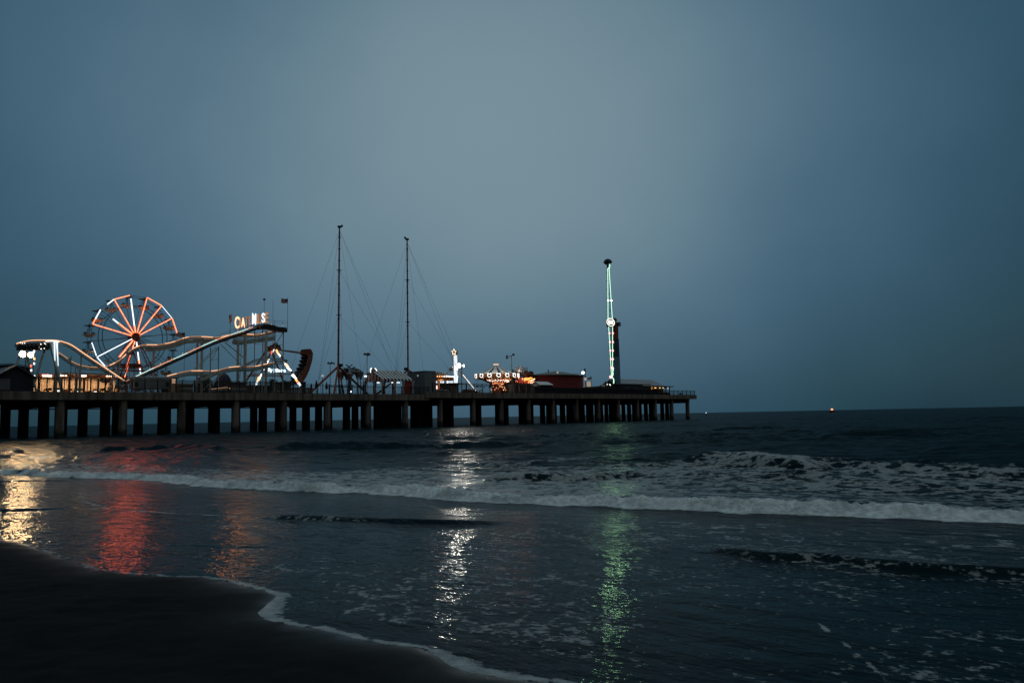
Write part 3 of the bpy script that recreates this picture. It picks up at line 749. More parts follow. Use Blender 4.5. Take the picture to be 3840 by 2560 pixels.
rimt(5, 6, 0.02, .5, .14, 'w'); rimt(6, 7, .02, .65, .14, 'w'); rimt(6, 7, .65, .98, .16, 'o')
rimt(8, 9, .1, .92, .10, 'w'); rimt(9, 10, 0, 1, .11, 'w')
tubm = [mat('cream tub shell', (.85, .74, .58), .5), mat('dark canopy', (.07, .075, .08), .6)]
def gondola(p):
    g = MB().lathe((p.x, p.y, p.z - .25), [(.05, .18), (1.0, .06), (1.16, -.02), (1.1, -.06), (.04, -.02)], 14).build('gondola', tubm[1], fw)
    m = MB()
    for dx, dw in ((-.5, 0), (.5, 0), (0, .5), (0, -.5)): m.tube([(p.x + dx * .5, p.y + dw * .5, p.z - .3), (p.x + dx * 1.1, p.y + dw * 1.1, p.z - 2.2)], .035, 4)
    m.tube([(p.x, p.y, p.z + .1), (p.x, p.y, p.z - 2.4)], .06, 5)
    h = m.build('hanger', steel, fw); h.parent = g
    b = MB().lathe((p.x, p.y, p.z - 2.75), [(.25, -.12), (.75, 0), (1.2, .30), (1.36, .58), (1.28, .60), (1.05, .34), (.1, .30)], 14).build('tub', tubm[0], fw); b.parent = g
    s2 = MB().box((p.x - 1.1, p.y - .25, p.z - 2.2), (p.x - .55, p.y + .25, p.z - 1.75)).box((p.x + .55, p.y - .25, p.z - 2.2), (p.x + 1.1, p.y + .25, p.z - 1.75)).build('seat_back', steel, fw); s2.parent = g
for a in PH: gondola(wp(a, 1.0, 0) + Vector((-.15, 0, 0)))
for dw in (-2.3, 2.3):
    for px in (408, 588):
        b_ = P(px, 1440, WW); tp = Vector((hub.x, WW + dw * .8, hub.z)); bt = Vector((b_.x, WW + dw * 1.6, ZL)); m = MB()
        o_ = Vector((.55, 0, 0))
        m.tube([tp - o_ * .4, bt - o_], .11, 5); m.tube([tp + o_ * .4, bt + o_], .11, 5)
        for i in range(14):
            f = (i + .5) / 14; g2 = (i + 1.3) / 14
            m.tube([(tp - o_ * .4).lerp(bt - o_, f), (tp + o_ * .4).lerp(bt + o_, min(1, g2))], .05, 4)
        m.build('support_leg', brown, fw)
m = MB(); a_, b_ = P(425, 1385, WW - 4), P(590, 1385, WW - 4)
m.box((a_.x, WW - 4.2, a_.z - .2), (b_.x, WW - 1.5, a_.z)); m.build('loading_platform', brown, fw)
m = MB()
for i in range(12):
    x = a_.x + (b_.x - a_.x) * i / 11; m.tube([(x, WW - 4.2, a_.z), (x, WW - 4.2, a_.z + 1.2)], .04, 4); m.tube([(x, WW - 4.1, a_.z), (x + (1 if i % 2 else -1) * .6, WW - 4.1, ZL)], .06, 4)
m.tube([(a_.x, WW - 4.2, a_.z + 1.2), (b_.x, WW - 4.2, a_.z + 1.2)], .05, 4); m.build('platform_railing', rust, fw)
for px in (455, 497, 512):
    c = P(px, 1372, WW - 4.3); MB().box((c.x - .9, WW - 4.36, c.z - .4), (c.x + .9, WW - 4.25, c.z + .55)).build('sign_panel', rust, fw)

# ------------------------------------------------------------------ roller coaster
rc = thing('roller_coaster', 'steel wild mouse roller coaster with a straight lift hill and peach coloured track edges', 'roller coaster', org(760, 12))
def smooth(pts, k=4):
    pts = [Vector(p) for p in pts]
    if len(pts) < 3: return pts
    o = []
    for i in range(len(pts) - 1):
        p0 = pts[max(i - 1, 0)]; p1 = pts[i]; p2 = pts[i + 1]; p3 = pts[min(i + 2, len(pts) - 1)]
        for j in range(k):
            t_ = j / k; o.append(.5 * ((2 * p1) + (p2 - p0) * t_ + (2 * p0 - 5 * p1 + 4 * p2 - p3) * t_ ** 2 + (3 * p1 - p0 - 3 * p2 + p3) * t_ ** 3))
    return o + [pts[-1]]
def track(px, w, side=None, box=0, strip=None, wd=1.0, sideh=.30, mt=teal, name='track', w2=None):
    n = len(px); pts = smooth([P(x, y, w if w2 is None else w + (w2 - w) * i / (n - 1)) for i, (x, y) in enumerate(px)])
    m = MB(); d = Vector((0, wd, 0)); z5 = Vector((0, 0, -.45))
    m.tube(pts, .08, 5); m.tube([p + d for p in pts], .08, 5); m.tube([p + d * .5 + z5 for p in pts], .13, 5)
    for p, q in zip(pts[:-1], pts[1:]):
        k = max(1, int((q - p).length / 1.3))
        for i in range(k):
            c = p.lerp(q, i / k); m.tube([c, c + d], .05, 4); m.tube([c, c + d * .5 + z5], .035, 4); m.tube([c + d, c + d * .5 + z5], .035, 4)
    tr = m.build(name, mt, rc)
    if side:
        m = MB().ribbon([p + Vector((0, -.16, .06)) for p in pts], sideh, .05); m.build('track_edge', side, rc)
    if box:
        m = MB().ribbon([p + Vector((0, .2, -.65)) for p in pts], box, .8); m.build('box_girder', mt, rc)
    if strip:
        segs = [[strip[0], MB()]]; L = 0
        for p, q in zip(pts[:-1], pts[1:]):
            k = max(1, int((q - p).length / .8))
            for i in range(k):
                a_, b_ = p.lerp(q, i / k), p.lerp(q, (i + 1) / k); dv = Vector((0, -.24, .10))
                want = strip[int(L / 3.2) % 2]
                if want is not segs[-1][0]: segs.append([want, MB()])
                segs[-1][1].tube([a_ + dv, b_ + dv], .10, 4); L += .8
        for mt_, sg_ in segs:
            if sg_.v: sg_.build('glow_strip', mt_, rc)
    return pts
STRIP = em('warm edge glow', (1, .56, .32), 1.35)  # lamp glow on the peach track edges, put in as emission
STRIPD = em('dim warm edge glow', (1, .55, .30), .45)
SO = em('orange strip light', (1, .42, .20), 1.1); SW = em('pale green strip light', (.70, 1, .90), 1.1)
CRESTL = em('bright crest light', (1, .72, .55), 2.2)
TA = [(60, 1290), (76, 1285), (115, 1278), (171, 1277), (209, 1278), (241, 1285), (268, 1296), (305, 1321), (343, 1347), (375, 1368), (409, 1391), (441, 1412), (470, 1432)]
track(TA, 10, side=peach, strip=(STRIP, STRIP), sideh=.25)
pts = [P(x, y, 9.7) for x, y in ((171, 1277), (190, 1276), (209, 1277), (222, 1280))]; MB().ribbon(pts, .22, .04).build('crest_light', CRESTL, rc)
TB = [(205, 1316), (221, 1325), (241, 1338), (268, 1357), (295, 1369), (321, 1375), (354, 1378), (383, 1377), (409, 1371), (430, 1361), (451, 1348), (473, 1328), (494, 1310), (521, 1298), (548, 1294), (588, 1294), (617, 1290), (655, 1281), (682, 1271), (705, 1265), (742, 1263), (788, 1265), (817, 1266), (855, 1258), (895, 1250), (930, 1243)]
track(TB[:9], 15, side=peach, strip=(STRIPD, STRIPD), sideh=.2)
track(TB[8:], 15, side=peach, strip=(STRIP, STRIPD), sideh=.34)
pts = [P(x, y + 10, 15.4) for x, y in TB[14:22]]; MB().ribbon(pts, .75, .7).build('box_girder', pale if False else teal, rc)
# sharp second rail line behind the upper level
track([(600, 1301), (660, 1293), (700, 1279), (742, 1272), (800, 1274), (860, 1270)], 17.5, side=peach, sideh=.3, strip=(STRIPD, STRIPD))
# lift hill
TC = [(470, 1431), (484, 1424), (560, 1388), (700, 1325), (800, 1280), (895, 1246), (946, 1228), (978, 1218), (1001, 1216), (1025, 1219), (1044, 1226), (1078, 1229)]
track(TC[:7], 7.0, strip=(SO, SW), mt=steel)
track(TC[6:], 7.0, mt=steel)
pts = [P(x, y + 9, 7.2) for x, y in TC[1:8]]; MB().ribbon(pts, .32, .9).build('lift_walkway', black, rc)
pts = [P(x, y + 2, 6.4) for x, y in TC[7:]]; MB().ribbon(pts, .9, 2.2).build('summit_platform', black, rc)
def rail(pxs, w, h0=1.1, base=None):
    m = MB(); top = [P(x, y, w) for x, y in pxs]; m.tube(top, .035, 4)
    m.tube([p + Vector((0, 0, -.5)) for p in top], .028, 4)
    for p in top: m.tube([p, p + Vector((0, 0, -h0))], .035, 4)
    m.build('handrail', steel, rc)
rail([(700, 1311), (740, 1293), (800, 1266), (860, 1240), (905, 1226), (945, 1216), (978, 1204), (1000, 1199), (1030, 1202), (1060, 1205), (1078, 1205)], 9.2, 1.7)
# mid level behind the lift
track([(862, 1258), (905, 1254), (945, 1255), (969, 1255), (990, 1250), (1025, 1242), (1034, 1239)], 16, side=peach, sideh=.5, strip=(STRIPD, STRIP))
track([(878, 1265), (905, 1268), (960, 1262), (1000, 1257), (1033, 1253)], 17, box=.9)
track([(900, 1252), (925, 1249), (955, 1249), (972, 1253), (960, 1257)], 19)
# lower level
TE = [(625, 1411), (660, 1402), (705, 1392), (747, 1391), (790, 1392), (820, 1388), (855, 1379), (895, 1375), (948, 1375), (999, 1365), (1027, 1360)]
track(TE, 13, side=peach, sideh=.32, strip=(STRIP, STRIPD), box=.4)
track([(691, 1454), (724, 1438), (758, 1423), (790, 1408), (817, 1396), (850, 1386), (900, 1378), (935, 1360), (962, 1348), (990, 1343), (1028, 1344), (1060, 1347), (1078, 1351), (1060, 1356), (1030, 1358)], 9, side=mat('pale track edge', (.30, .29, .24), .6), sideh=.16, w2=14)
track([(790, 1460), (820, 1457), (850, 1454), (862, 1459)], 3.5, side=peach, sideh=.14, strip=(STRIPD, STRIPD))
# columns: pixel x, top y, w, radius
for px, y0, w, r_, mt_ in ((578, 1296, 15.5, .26, pale), (306, 1326, 10.5, .14, pale), (759.5, 1268, 15.5, .30, teal), (742, 1272, 18, .22, teal), (791.5, 1303, 7.5, .13, teal), (821.5, 1298, 7.5, .13, teal),
                       (894.5, 1275, 15.5, .32, teal), (921.5, 1250, 15.5, .36, teal), (956.5, 1238, 7.2, .11, teal), (987, 1230, 7.2, .11, teal), (999.5, 1240, 15.5, .36, teal), (1033, 1232, 7.4, .12, teal), (1064, 1236, 7.4, .13, teal),
                       (285, 1372, 14, .1, pale), (300, 1372, 14, .14, pale), (448, 1362, 15, .16, pale), (424, 1368, 15, .10, pale), (268, 1358, 15.5, .06, pale)):
    a_ = P(px, y0, w); MB().tube([(a_.x, w + .2, ZL), (a_.x, w + .2, a_.z)], r_, 8).build('column', mt_, rc)
for (x0, y0), (x1, y1), w, r_ in (((821, 1300), (731, 1388), 11, .09), ((812, 1300), (723, 1388), 11.4, .09), ((844, 1283), (916, 1342), 14, .13), ((828, 1291), (921, 1385), 14, .09), ((820, 1300), (793, 1350), 7.5, .07), ((792, 1349), (821, 1346), 7.5, .06),
                              ((986, 1238), (957, 1289), 7.2, .07), ((957, 1291), (986, 1287), 7.2, .05), ((1063, 1243), (1027, 1302), 7.4, .08), ((1030, 1296), (1063, 1291), 7.4, .05), ((906, 1278), (899, 1420), 16, .08), ((911, 1278), (922, 1350), 16, .07),
                              ((956, 1400), (1033, 1300), 9, .07), ((822, 1405), (762, 1462), 8, .08), ((838, 1395), (780, 1462), 8, .08), ((578, 1306), (558, 1298), 15.2, .1), ((285, 1375), (300, 1398), 14, .05), ((424, 1370), (448, 1410), 15, .07), ((448, 1364), (470, 1404), 15, .06)):
    MB().tube([P(x0, y0, w), P(x1, y1, w)], r_, 5).build('brace', teal, rc)
for i in range(26):
    f = i / 25; x = 560 + 520 * f; y = np.interp(x, [560, 700, 895, 978, 1044, 1080], [1381, 1318, 1239, 1211, 1219, 1222])
    if i % 2 == 0: q_ = P(x, y, 6.5); MB().sph(q_, .07, 5).build('bulb', STRIP, rc)
# legs of the brake run at the left
for (x0, y0), (x1, y1), w, r_, mt_ in (((80, 1300), (62, 1376), 10.5, .2, teal), ((92, 1302), (112, 1376), 10.5, .2, teal), ((170, 1305), (138, 1405), 10.5, .22, teal), ((190, 1290), (226, 1440), 10.3, .30, teal), ((208, 1284), (210, 1450), 10.6, .22, teal)):
    a_, b_ = P(x0, y0, w), P(x1, y1, w); d_ = (b_ - a_); k = (ZL - a_.z) / d_.z
    MB().tube([a_, a_ + d_ * k], r_, 8).build('support_leg', mt_, rc)
for (x0, y0), (x1, y1) in (((204, 1282), (206, 1352)), ((213, 1281), (218, 1372))):
    MB().tube([P(x0, y0, 9.8), P(x1, y1, 9.8)], .17, 6, r2=.07).build('lit_leg', em('cool strip light', (.8, .9, 1), 1.3), rc)
m = MB(); a_, b_ = P(78, 1290, 9.4), P(186, 1284, 9.4)
n = 9
m.add([(a_.x, 9.3, a_.z - 1.0), (b_.x, 9.3, b_.z - 1.4), (b_.x, 9.3, b_.z - .1), (a_.x, 9.3, a_.z + .1), (a_.x, 12.3, a_.z - 1.0), (b_.x, 12.3, b_.z - 1.4), (b_.x, 12.3, b_.z - .1), (a_.x, 12.3, a_.z + .1)],
      [(0, 1, 2, 3), (7, 6, 5, 4), (0, 4, 5, 1), (1, 5, 6, 2), (2, 6, 7, 3), (3, 7, 4, 0)])
m.build('brake_run_deck', black, rc)
for x, y, r_ in ((77, 1285, .14), (84, 1287, .13), (92, 1286, .14), (153, 1290, .17), (167, 1287, .14), (171, 1290, .14), (154, 1308, .17), (166, 1306, .14), (146, 1300, .1), (129, 1312, .08)):
    c = P(x, y, 9.1); MB().sph(c, r_ * .6, 7).build('bulb', LWH, rc)
m = MB()
for i in range(7):
    c = P(82 + i * 15, 1296, 9.1); m.sph((c.x, 9.1, c.z), .32, 6)
m.build('hoist_gear', steel, rc)

# small station roof and fences left of the wheel
t = thing('station_canopy', 'pale green flat canopy on posts under the left coaster dip', 'canopy', org(330, 24))
a_, b_ = P(232, 1397, 24), P(455, 1400, 24)
MB().box((a_.x, 23, a_.z - .28), (b_.x, 27, a_.z + .05)).build('roof', pale, t)
for i in range(6):
    x = a_.x + .3 + (b_.x - a_.x - .6) * i / 5; MB().tube([(x, 23.3, ZL), (x, 23.3, a_.z - .28)], .1, 6).build('post', pale, t)

# sign on the summit
sg = thing('marquee_sign', 'bulb lettered marquee sign over the top of the coaster lift hill', 'sign', P(940, 1225, 9.9))
rustl = em('faint amber letters', (.9, .33, .08), .28)
dim = em('dim amber letters', (1, .36, .06), .50)
LET = [('C', 880.5, 897, 1231, 45, LCL), ('R', 897.5, 904.5, 1228, 36, dim), ('A', 905, 918, 1226, 36, LCL), ('Z', 919.5, 926.5, 1221, 34, rustl), ('Y', 927.5, 940, 1219, 34, rustl),
       ('M', 945.5, 959.5, 1216, 42, LBW), ('O', 961, 969, 1213, 36, dim), ('U', 970, 978, 1211, 34, rustl), ('S', 981.5, 993, 1209, 36, LBW), ('E', 994, 1006, 1209, 37, dim)]
for ch, x0, x1, yb, hh_, mm in LET:
    a_ = P(x0, yb, 9.8); b_ = P(x1, yb, 9.8); c_ = P(x0, yb - hh_, 9.8)
    bd = mm in (LCL, LBW)
    text_part(ch, 'letter', (a_.x, 9.8, a_.z), c_.z - a_.z, b_.x - a_.x, mm, sg, bold=.015 if bd else .005, depth=.2)
    if not bd:
        m = MB()
        for i in range(5):
            q = a_.lerp(c_, (i + .4) / 5); m.sph((q.x + (b_.x - a_.x) * .5, 9.6, q.z), .05, 5)
        m.build('bulb', STRIP, sg)
m = MB()
for i in range(9):
    x = 882 + i * 15.4; yb = 1231 - i * 2.75; a_ = P(x, yb + 10, 10.1); c_ = P(x, yb - 38, 10.1); m.tube([(a_.x, 10.1, a_.z), (a_.x, 10.1, c_.z)], .05, 4)
m.tube([P(880, 1233, 10.1), P(1007, 1211, 10.1)], .07, 4); m.tube([P(880, 1200, 10.1), P(1007, 1176, 10.1)], .05, 4)
for x, y in ((896, 1232), (904, 1231)): 
    a_ = P(x, y, 10.1); m.tube([a_, (a_.x, 10.1, a_.z - 1.8)], .07, 4)
m.build('frame', rust, sg)
m = MB(); 
for x in range(940, 1006, 6):
    c = P(x, 1213 - (x - 940) * .11, 9.7); m.sph((c.x, 9.7, c.z), .09, 5)
m.build('bulb_row', em('amber bulb row', (1, .45, .12), 1.2), sg)

a_, b_ = P(881, 1208, 9.3), P(918, 1206, 9.3); strip_light('letter_glow', a_, b_, 1.8, 14, (1, .33, .08), sg)
a_, b_ = P(946, 1195, 9.3), P(992, 1190, 9.3); strip_light('letter_glow', a_, b_, .9, 5, (1, .75, .5), sg)
# flags
fl_r = mat('flag red', (.35, .06, .05), .8); fl_w = mat('flag white', (.55, .50, .46), .8); fl_b = mat('flag blue', (.03, .04, .09), .8)
def flag(label, cat, pole, x0, x1, y0, y1, w, stripes=True, droop=0, flip=False, mt_w=fl_w, polelow=None, tri=False, skew=0, name='national_flag'):
    a_ = P(pole, y0 - 2, w); zb = P(pole, polelow, w).z if polelow else ZL
    t = thing(name, label, cat, (a_.x, w, zb))
    MB().tube([(a_.x, w, zb), (a_.x, w, a_.z)], .045, 5).build('pole', steel, t)
    c0, c1 = P(x0, y0, w), P(x1, y1, w); hgt = abs(c0.z - c1.z); wid = c1.x - c0.x
    nx, nz_ = 12, 13 if stripes else 6
    m = MB(); vs_l = []
    for j in range(nz_ + 1):
        for i in range(nx + 1):
            f = i / nx; g2 = j / nz_
            near = (1 - f) if flip else f       # distance from the pole
            zz = c0.z - g2 * hgt * (1 - (near * .96 if tri else 0)) - (near * .5 * hgt if tri else 0) + skew * hgt * near + .10 * hgt * math.sin(f * 8 + j * .1) * near
            vs_l.append((c0.x + wid * f, w + .12 * math.sin(f * 9) * near, zz))
    b0 = len(m.v); m.v += vs_l
    for j in range(nz_):
        for i in range(nx):
            k = j * (nx + 1) + i; m.f.append([b0 + k, b0 + k + 1, b0 + k + nx + 2, b0 + k + nx + 1])
            near = (1 - (i + .5) / nx) if flip else (i + .5) / nx
            m.m.append(2 if (stripes and near < .4 and j < 7) else ((0 if j % 2 == 0 else 1) if stripes else 1))
    m.build('cloth', [fl_r, mt_w, fl_b], t)
    return t
flag('striped national flag flying on the right side of the ferris wheel', 'flag', 693, 664, 692, 1246, 1265, 14, flip=True)
flag('striped national flag blowing above the right end of the coaster summit', 'flag', 1079, 1054, 1079, 1118, 1137, 8, flip=True, polelow=1228, skew=-.1)
flag('narrow striped flag folded by the wind left of the marquee sign', 'flag', 864.5, 859, 870, 1182, 1212, 12, polelow=1258, skew=.2)
flag('striped national flag in front of the ferris wheel hub', 'flag', 503, 473, 502, 1320, 1332, 9, flip=True)
flag('white triangular pennant left of the ferris wheel', 'pennant', 267, 252, 267, 1336, 1362, 9, stripes=False, tri=True, flip=True, name='pennant')
flag('white triangular pennant in front of the ferris wheel left edge', 'pennant', 409, 390, 409, 1342, 1362, 9, stripes=False, tri=True, flip=True, name='pennant')
# ------------------------------------------------------------------ white trailer and domes
t = thing('box_trailer', 'pale grey box trailer parked behind the picket fence at the foot of the lift hill', 'trailer', org(575, 2))
a_, b_ = P(505, 1412, 2), P(642, 1414, 2)
MB().box((a_.x, 2, ZL + .75), (b_.x, 4.6, a_.z)).build('body', grey, t)
MB().box((a_.x - .05, 1.92, a_.z - .1), (b_.x + .05, 4.7, a_.z + .08)).build('roof', white, t)
for px in (512, 628):
    c = P(px, 1440, 1.9); MB().box((c.x - .35, 1.93, c.z - .45), (c.x + .35, 1.995, c.z + .45)).build('window', black, t)
c = P(562, 1440, 1.9); MB().box((c.x - .9, 1.94, ZL + .8), (c.x + .1, 1.993, a_.z - .35)).build('door', mat('paler grey door', (.36, .38, .40), .6), t)
for px in (612, 624):
    c = P(px, 1460, 2.1); MB().tube([(c.x, 1.9, ZL + .42), (c.x, 2.25, ZL + .42)], .40, 12).build('wheel', black, t)
t = thing('ticket_booth', 'small booth with a glowing peach wall right of the box trailer', 'booth', org(650, 6))
a_, b_ = P(643, 1419, 6), P(663, 1419, 6)
MB().box((a_.x, 6, ZL), (b_.x, 8.5, a_.z)).build('wall', peach, t)
MB().box((a_.x - .3, 5.6, a_.z), (b_.x + .3, 8.8, a_.z + .14)).build('roof', black, t)
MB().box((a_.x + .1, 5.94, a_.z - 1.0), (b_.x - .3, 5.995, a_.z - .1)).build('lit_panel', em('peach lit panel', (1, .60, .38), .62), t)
MB().box((b_.x - .25, 5.93, ZL), (b_.x, 5.998, a_.z)).build('corner_post', black, t)

def dome(px0, px1, ytop, w, label):
    a_, b_ = P(px0, 1450, w), P(px1, 1450, w); c = (a_.x + b_.x) / 2; r_ = (b_.x - a_.x) / 2; h_ = P((px0 + px1) / 2, ytop, w).z - ZL
    t = thing('dome_cover', label, 'dome', (c, w, ZL), 'dark fabric domes under the coaster')
    prof = [(r_ * math.cos(x), h_ * math.sin(x)) for x in [math.pi / 2 * i / 9 for i in range(10)]]
    prof[-1] = (.05, h_)
    MB().lathe((c, w, ZL), prof, 20).build('cover', mat('dark blue dome cloth', (.025, .040, .060), .7), t, smooth=True)
    for k in range(5):
        an = math.pi + math.pi * (k + .5) / 5 
        MB().tube([(c + r * 1.01 * math.cos(an), w + r * 1.01 * math.sin(an), ZL + z) for r, z in prof], .06, 4).build('rib', dgrey, t)
dome(728, 800, 1404, 19, 'smaller dark fabric dome under the lower coaster track')
dome(800, 872, 1398, 18, 'larger dark ribbed fabric dome under the lower coaster track')
for i, (px0, px1, w, y, lab, mm) in enumerate(((675, 724, 7, 1437, 'low cluttered stall with pale counter left of the fabric domes', pale), (868, 925, 6, 1432, 'dark low shed at the foot of the thick coaster columns', dgrey),
                                     (925, 1030, 20, 1442, 'long pale trimmed stall under the swinging ship', pale), (1035, 1092, 16, 1432, 'grey kiosk behind the foot of the swinging ship', dgrey))):
    a_, b_ = P(px0, y, w), P(px1, y, w)
    t = thing('low_stall', lab, 'stall', (a_.x, w, ZL))
    MB().box((a_.x, w, ZL), (b_.x, w + 3, a_.z - .25)).build('wall', dgrey if i != 3 else mat('grey kiosk wall', (.16, .16, .15), .8), t)
    MB().box((a_.x - .2, w - .3, a_.z - .25), (b_.x + .2, w + 3.2, a_.z)).build('roof', mm, t)
    for k in range(3):
        x = a_.x + (b_.x - a_.x) * (k + .5) / 3; MB().box((x - .5, w - .06, ZL + 1.0), (x + .5, w - .01, ZL + 1.3)).build('counter', pale, t)
# planters with loose dark foliage
def foliage(px, y0, y1, wd, w, label, seed):
    r_ = random.Random(seed); c = P(px, y1, w); tp = P(px, y0, w); t = thing('potted_palm', label, 'palm', (c.x, w, ZL), 'dark palms by the swinging ship')
    MB().tube([(c.x, w, ZL), (c.x + .1, w, c.z + (tp.z - c.z) * .45)], .13, 6, r2=.09).build('trunk', brown, t)
    m = MB(); hz = c.z + (tp.z - c.z) * .45
    for i in range(22):
        a = r_.uniform(0, 6.28); L = wd * r_.uniform(.6, 1.1); up = r_.uniform(.1, 1.3); pts = []
        for k in range(7):
            f = k / 6; pts.append(Vector((c.x + math.cos(a) * L * f, w + math.sin(a) * L * f, hz + L * (up * f - (.9 + up * .3) * f * f))))
        for k in range(6):
            p, q = pts[k], pts[k + 1]; n_ = Vector((-math.sin(a), math.cos(a), 0))
            for s_ in (-1, 1):
                e = (p + q) / 2 + n_ * s_ * L * .20 * (1 - k / 7) + Vector((0, 0, -.12 * L)); m.add([p, q, e], [(0, 1, 2)])
    m.build('crown', mat('dark palm green', (.02, .035, .025), .8), t)
foliage(1022, 1408, 1445, 2.2, 19, 'dark palm under the white lettering of the swinging ship', 1)
foliage(1078, 1418, 1445, 1.8, 15, 'dark palm left of the seats of the swinging ship', 2)
foliage(1100, 1424, 1445, 1.2, 12, 'small dark palm by the right leg of the swinging ship', 3)

# ------------------------------------------------------------------ swinging ship
sw = thing('swinging_ship', 'rust red swinging ship ride held high at the end of its swing', 'swinging ship ride', org(1040, 20))
SWW = 20
def seg(m_, x0, y0, x1, y1, w, r_, n=6, w1=None):
    m_.tube([P(x0, y0, w), P(x1, y1, w if w1 is None else w1)], r_, n); return m_
apx = P(1028, 1309, SWW)
for (x1, y1, w, dk) in ((957, 1446, SWW - 2.2, 0), (1128, 1446, SWW - 2.2, 0), (926, 1423, SWW + 3, 1), (1064, 1434, SWW + 3, 1)):
    tp = P(1022 if x1 < 1000 else 1036, 1308, w) if not dk else P(1000 if x1 < 1000 else 1017, 1312, w)
    b_ = P(x1, y1, w); d_ = b_ - tp; k = (ZL - tp.z) / d_.z
    MB().tube([tp, tp + d_ * k], .24, 8).build('support_leg', rust, sw)
m = MB(); m.tube([P(944, 1404, SWW - 2.3), P(1096, 1402, SWW - 2.3)], .17, 6); m.build('cross_beam', brown, sw)
m = MB(); m.tube([P(926, 1409, SWW + 3), P(1058, 1410, SWW + 3)], .14, 6); m.build('cross_beam', brown, sw)
MB().tube([(apx.x, SWW - 2.8, apx.z), (apx.x, SWW + 3.4, apx.z)], .42, 10).build('axle', brown, sw)
m = MB(); 
c = P(1033, 1293, SWW); m.sph(c, .75, 8, .8); c2 = P(1032, 1301, SWW); m.box((c2.x - 1.1, SWW - .8, c2.z - .35), (c2.x + 1.0, SWW + .8, c2.z + .45)); m.build('drive_motor', black, sw)
m = MB()
for w in (SWW - .9, SWW + .9): m.tube([P(1015, 1307, w), P(1150, 1328, w)], .17, 6)
m.build('swing_arm', brown, sw)
m = MB()
m.tube([P(1028, 1309, SWW), P(1150, 1322, SWW)], .10, 6); m.build('arm_brace', rust, sw)
a_, b_ = P(1004, 1299, SWW), P(1024, 1315, SWW); MB().box((a_.x, SWW - 1.2, b_.z), (b_.x, SWW + 1.2, a_.z)).build('counterweight', rust, sw)
OUT = [(1148, 1308), (1166, 1308), (1174, 1324), (1172, 1345), (1168, 1362), (1161, 1385), (1152, 1406), (1142, 1424), (1130, 1438), (1118, 1440), (1116, 1430), (1130, 1414), (1141, 1396), (1150, 1374), (1155, 1352), (1156, 1336), (1145, 1326)]
poly = [(P(x, y, SWW - 1.3).x, P(x, y, SWW - 1.3).z) for x, y in OUT]
MB().prism(poly, SWW - 1.3, SWW + 1.3).build('hull', rust, sw)
SEATS = [(1150, 1337), (1145, 1350), (1141, 1364), (1134, 1378), (1127, 1391), (1118, 1402), (1112, 1412), (1110, 1424)]
for i, (x, y) in enumerate(SEATS):
    c = P(x - 2, y, SWW - 1.0); g = MB(); ax = Vector((.86, 0, .5)).normalized() if i < 4 else Vector((.75, 0, .66)).normalized(); up = Vector((-ax.z, 0, ax.x))
    pts = [c - ax * .6, c + ax * .7]
    g.sph(c - ax * .45, .46, 8, .9); g.tube([c - ax * .3, c + ax * .9], .36, 6); g.v = [tuple((v[0], SWW - 1.25 + (v[1] - (SWW - 1.0) + .46) * 2.4, v[2])) for v in g.v]
    so = g.build('seat', black, sw)
    c3 = P(x + 13, y + 1, SWW - 1.34); m = MB()
    sq = [c3 + (ax * a + up * b) * .40 for a, b in ((-1, -1), (1, -1), (1, 1), (-1, 1))]
    for k in range(4): m.tube([sq[k], sq[(k + 1) % 4]], .045, 4)
    m.build('side_trim', mat('dull trim', (.45, .34, .28), .6), sw)
for (x0, y0, x1, y1, mm, r_) in ((1036, 1311, 1041, 1322, LAM, .22), (1041, 1322, 1045, 1328, LOC, .22), (1045, 1326, 1051, 1336, LWH, .16), (1066, 1356, 1072, 1368, LWH, .2), (1072, 1366, 1080, 1376, LOC, .32), (1077, 1375, 1086, 1386, LBW, .3), (1085, 1382, 1091, 1390, LWH, .2),
                                 (1096, 1404, 1105, 1414, LBW, .36), (1106, 1414, 1111, 1420, LWH, .2), (1108, 1420, 1116, 1432, LAM, .24), (1113, 1430, 1119, 1435, LRD, .26), (1118, 1434, 1126, 1445, LBW, .30),
                                 (1028, 1309, 1022, 1318, LBW, .2), (1020, 1316, 1016, 1326, LRD, .2), (1009, 1345, 1005, 1353, LBW, .22), (1004, 1353, 1001, 1362, LWH, .16), (982, 1401, 978, 1408, LBW, .22), (978, 1408, 971, 1424, LWH, .15), (971, 1412, 965, 1430, LAM, .22), (965, 1429, 960, 1443, LBW, .2), (990, 1385, 991, 1386, LWH, .14)):
    wf = SWW - 2.55; m = MB(); m.tube([P(x0, y0, wf), P(x1, y1, wf)], r_, 6); m.build('leg_light', mm, sw)
for tx, x0, x1, yb, hh_ in (('By', 1006, 1022, 1396, 16), (':', 1026, 1032, 1395, 12), ('Da', 1034, 1051, 1394, 12), ('na', 1054, 1071, 1394, 9)):
    a_ = P(x0, yb, SWW - 2.7); b_ = P(x1, yb, SWW - 2.7); c_ = P(x0, yb - hh_, SWW - 2.7)
    text_part(tx, 'lettering', (a_.x, SWW - 2.7, a_.z), c_.z - a_.z, b_.x - a_.x, em('blue white letters', (.75, .92, 1), 2.4), sw, bold=.03)
# foot wall
t = thing('low_wall', 'low pale slatted barrier at the pier edge below the swinging ship', 'barrier', org(1040, .9))
m = MB()
for x0, x1 in ((1010, 1041), (1061, 1088)):
    a_, b_ = P(x0, 1465, .9), P(x1, 1472, .9); k = int((b_.x - a_.x) / .3)
    for i in range(k): m.box((a_.x + i * .3, .9, ZL), (a_.x + i * .3 + .22, .96, a_.z))
m.build('slats', mat('pale slats', (.30, .34, .36), .6), t)

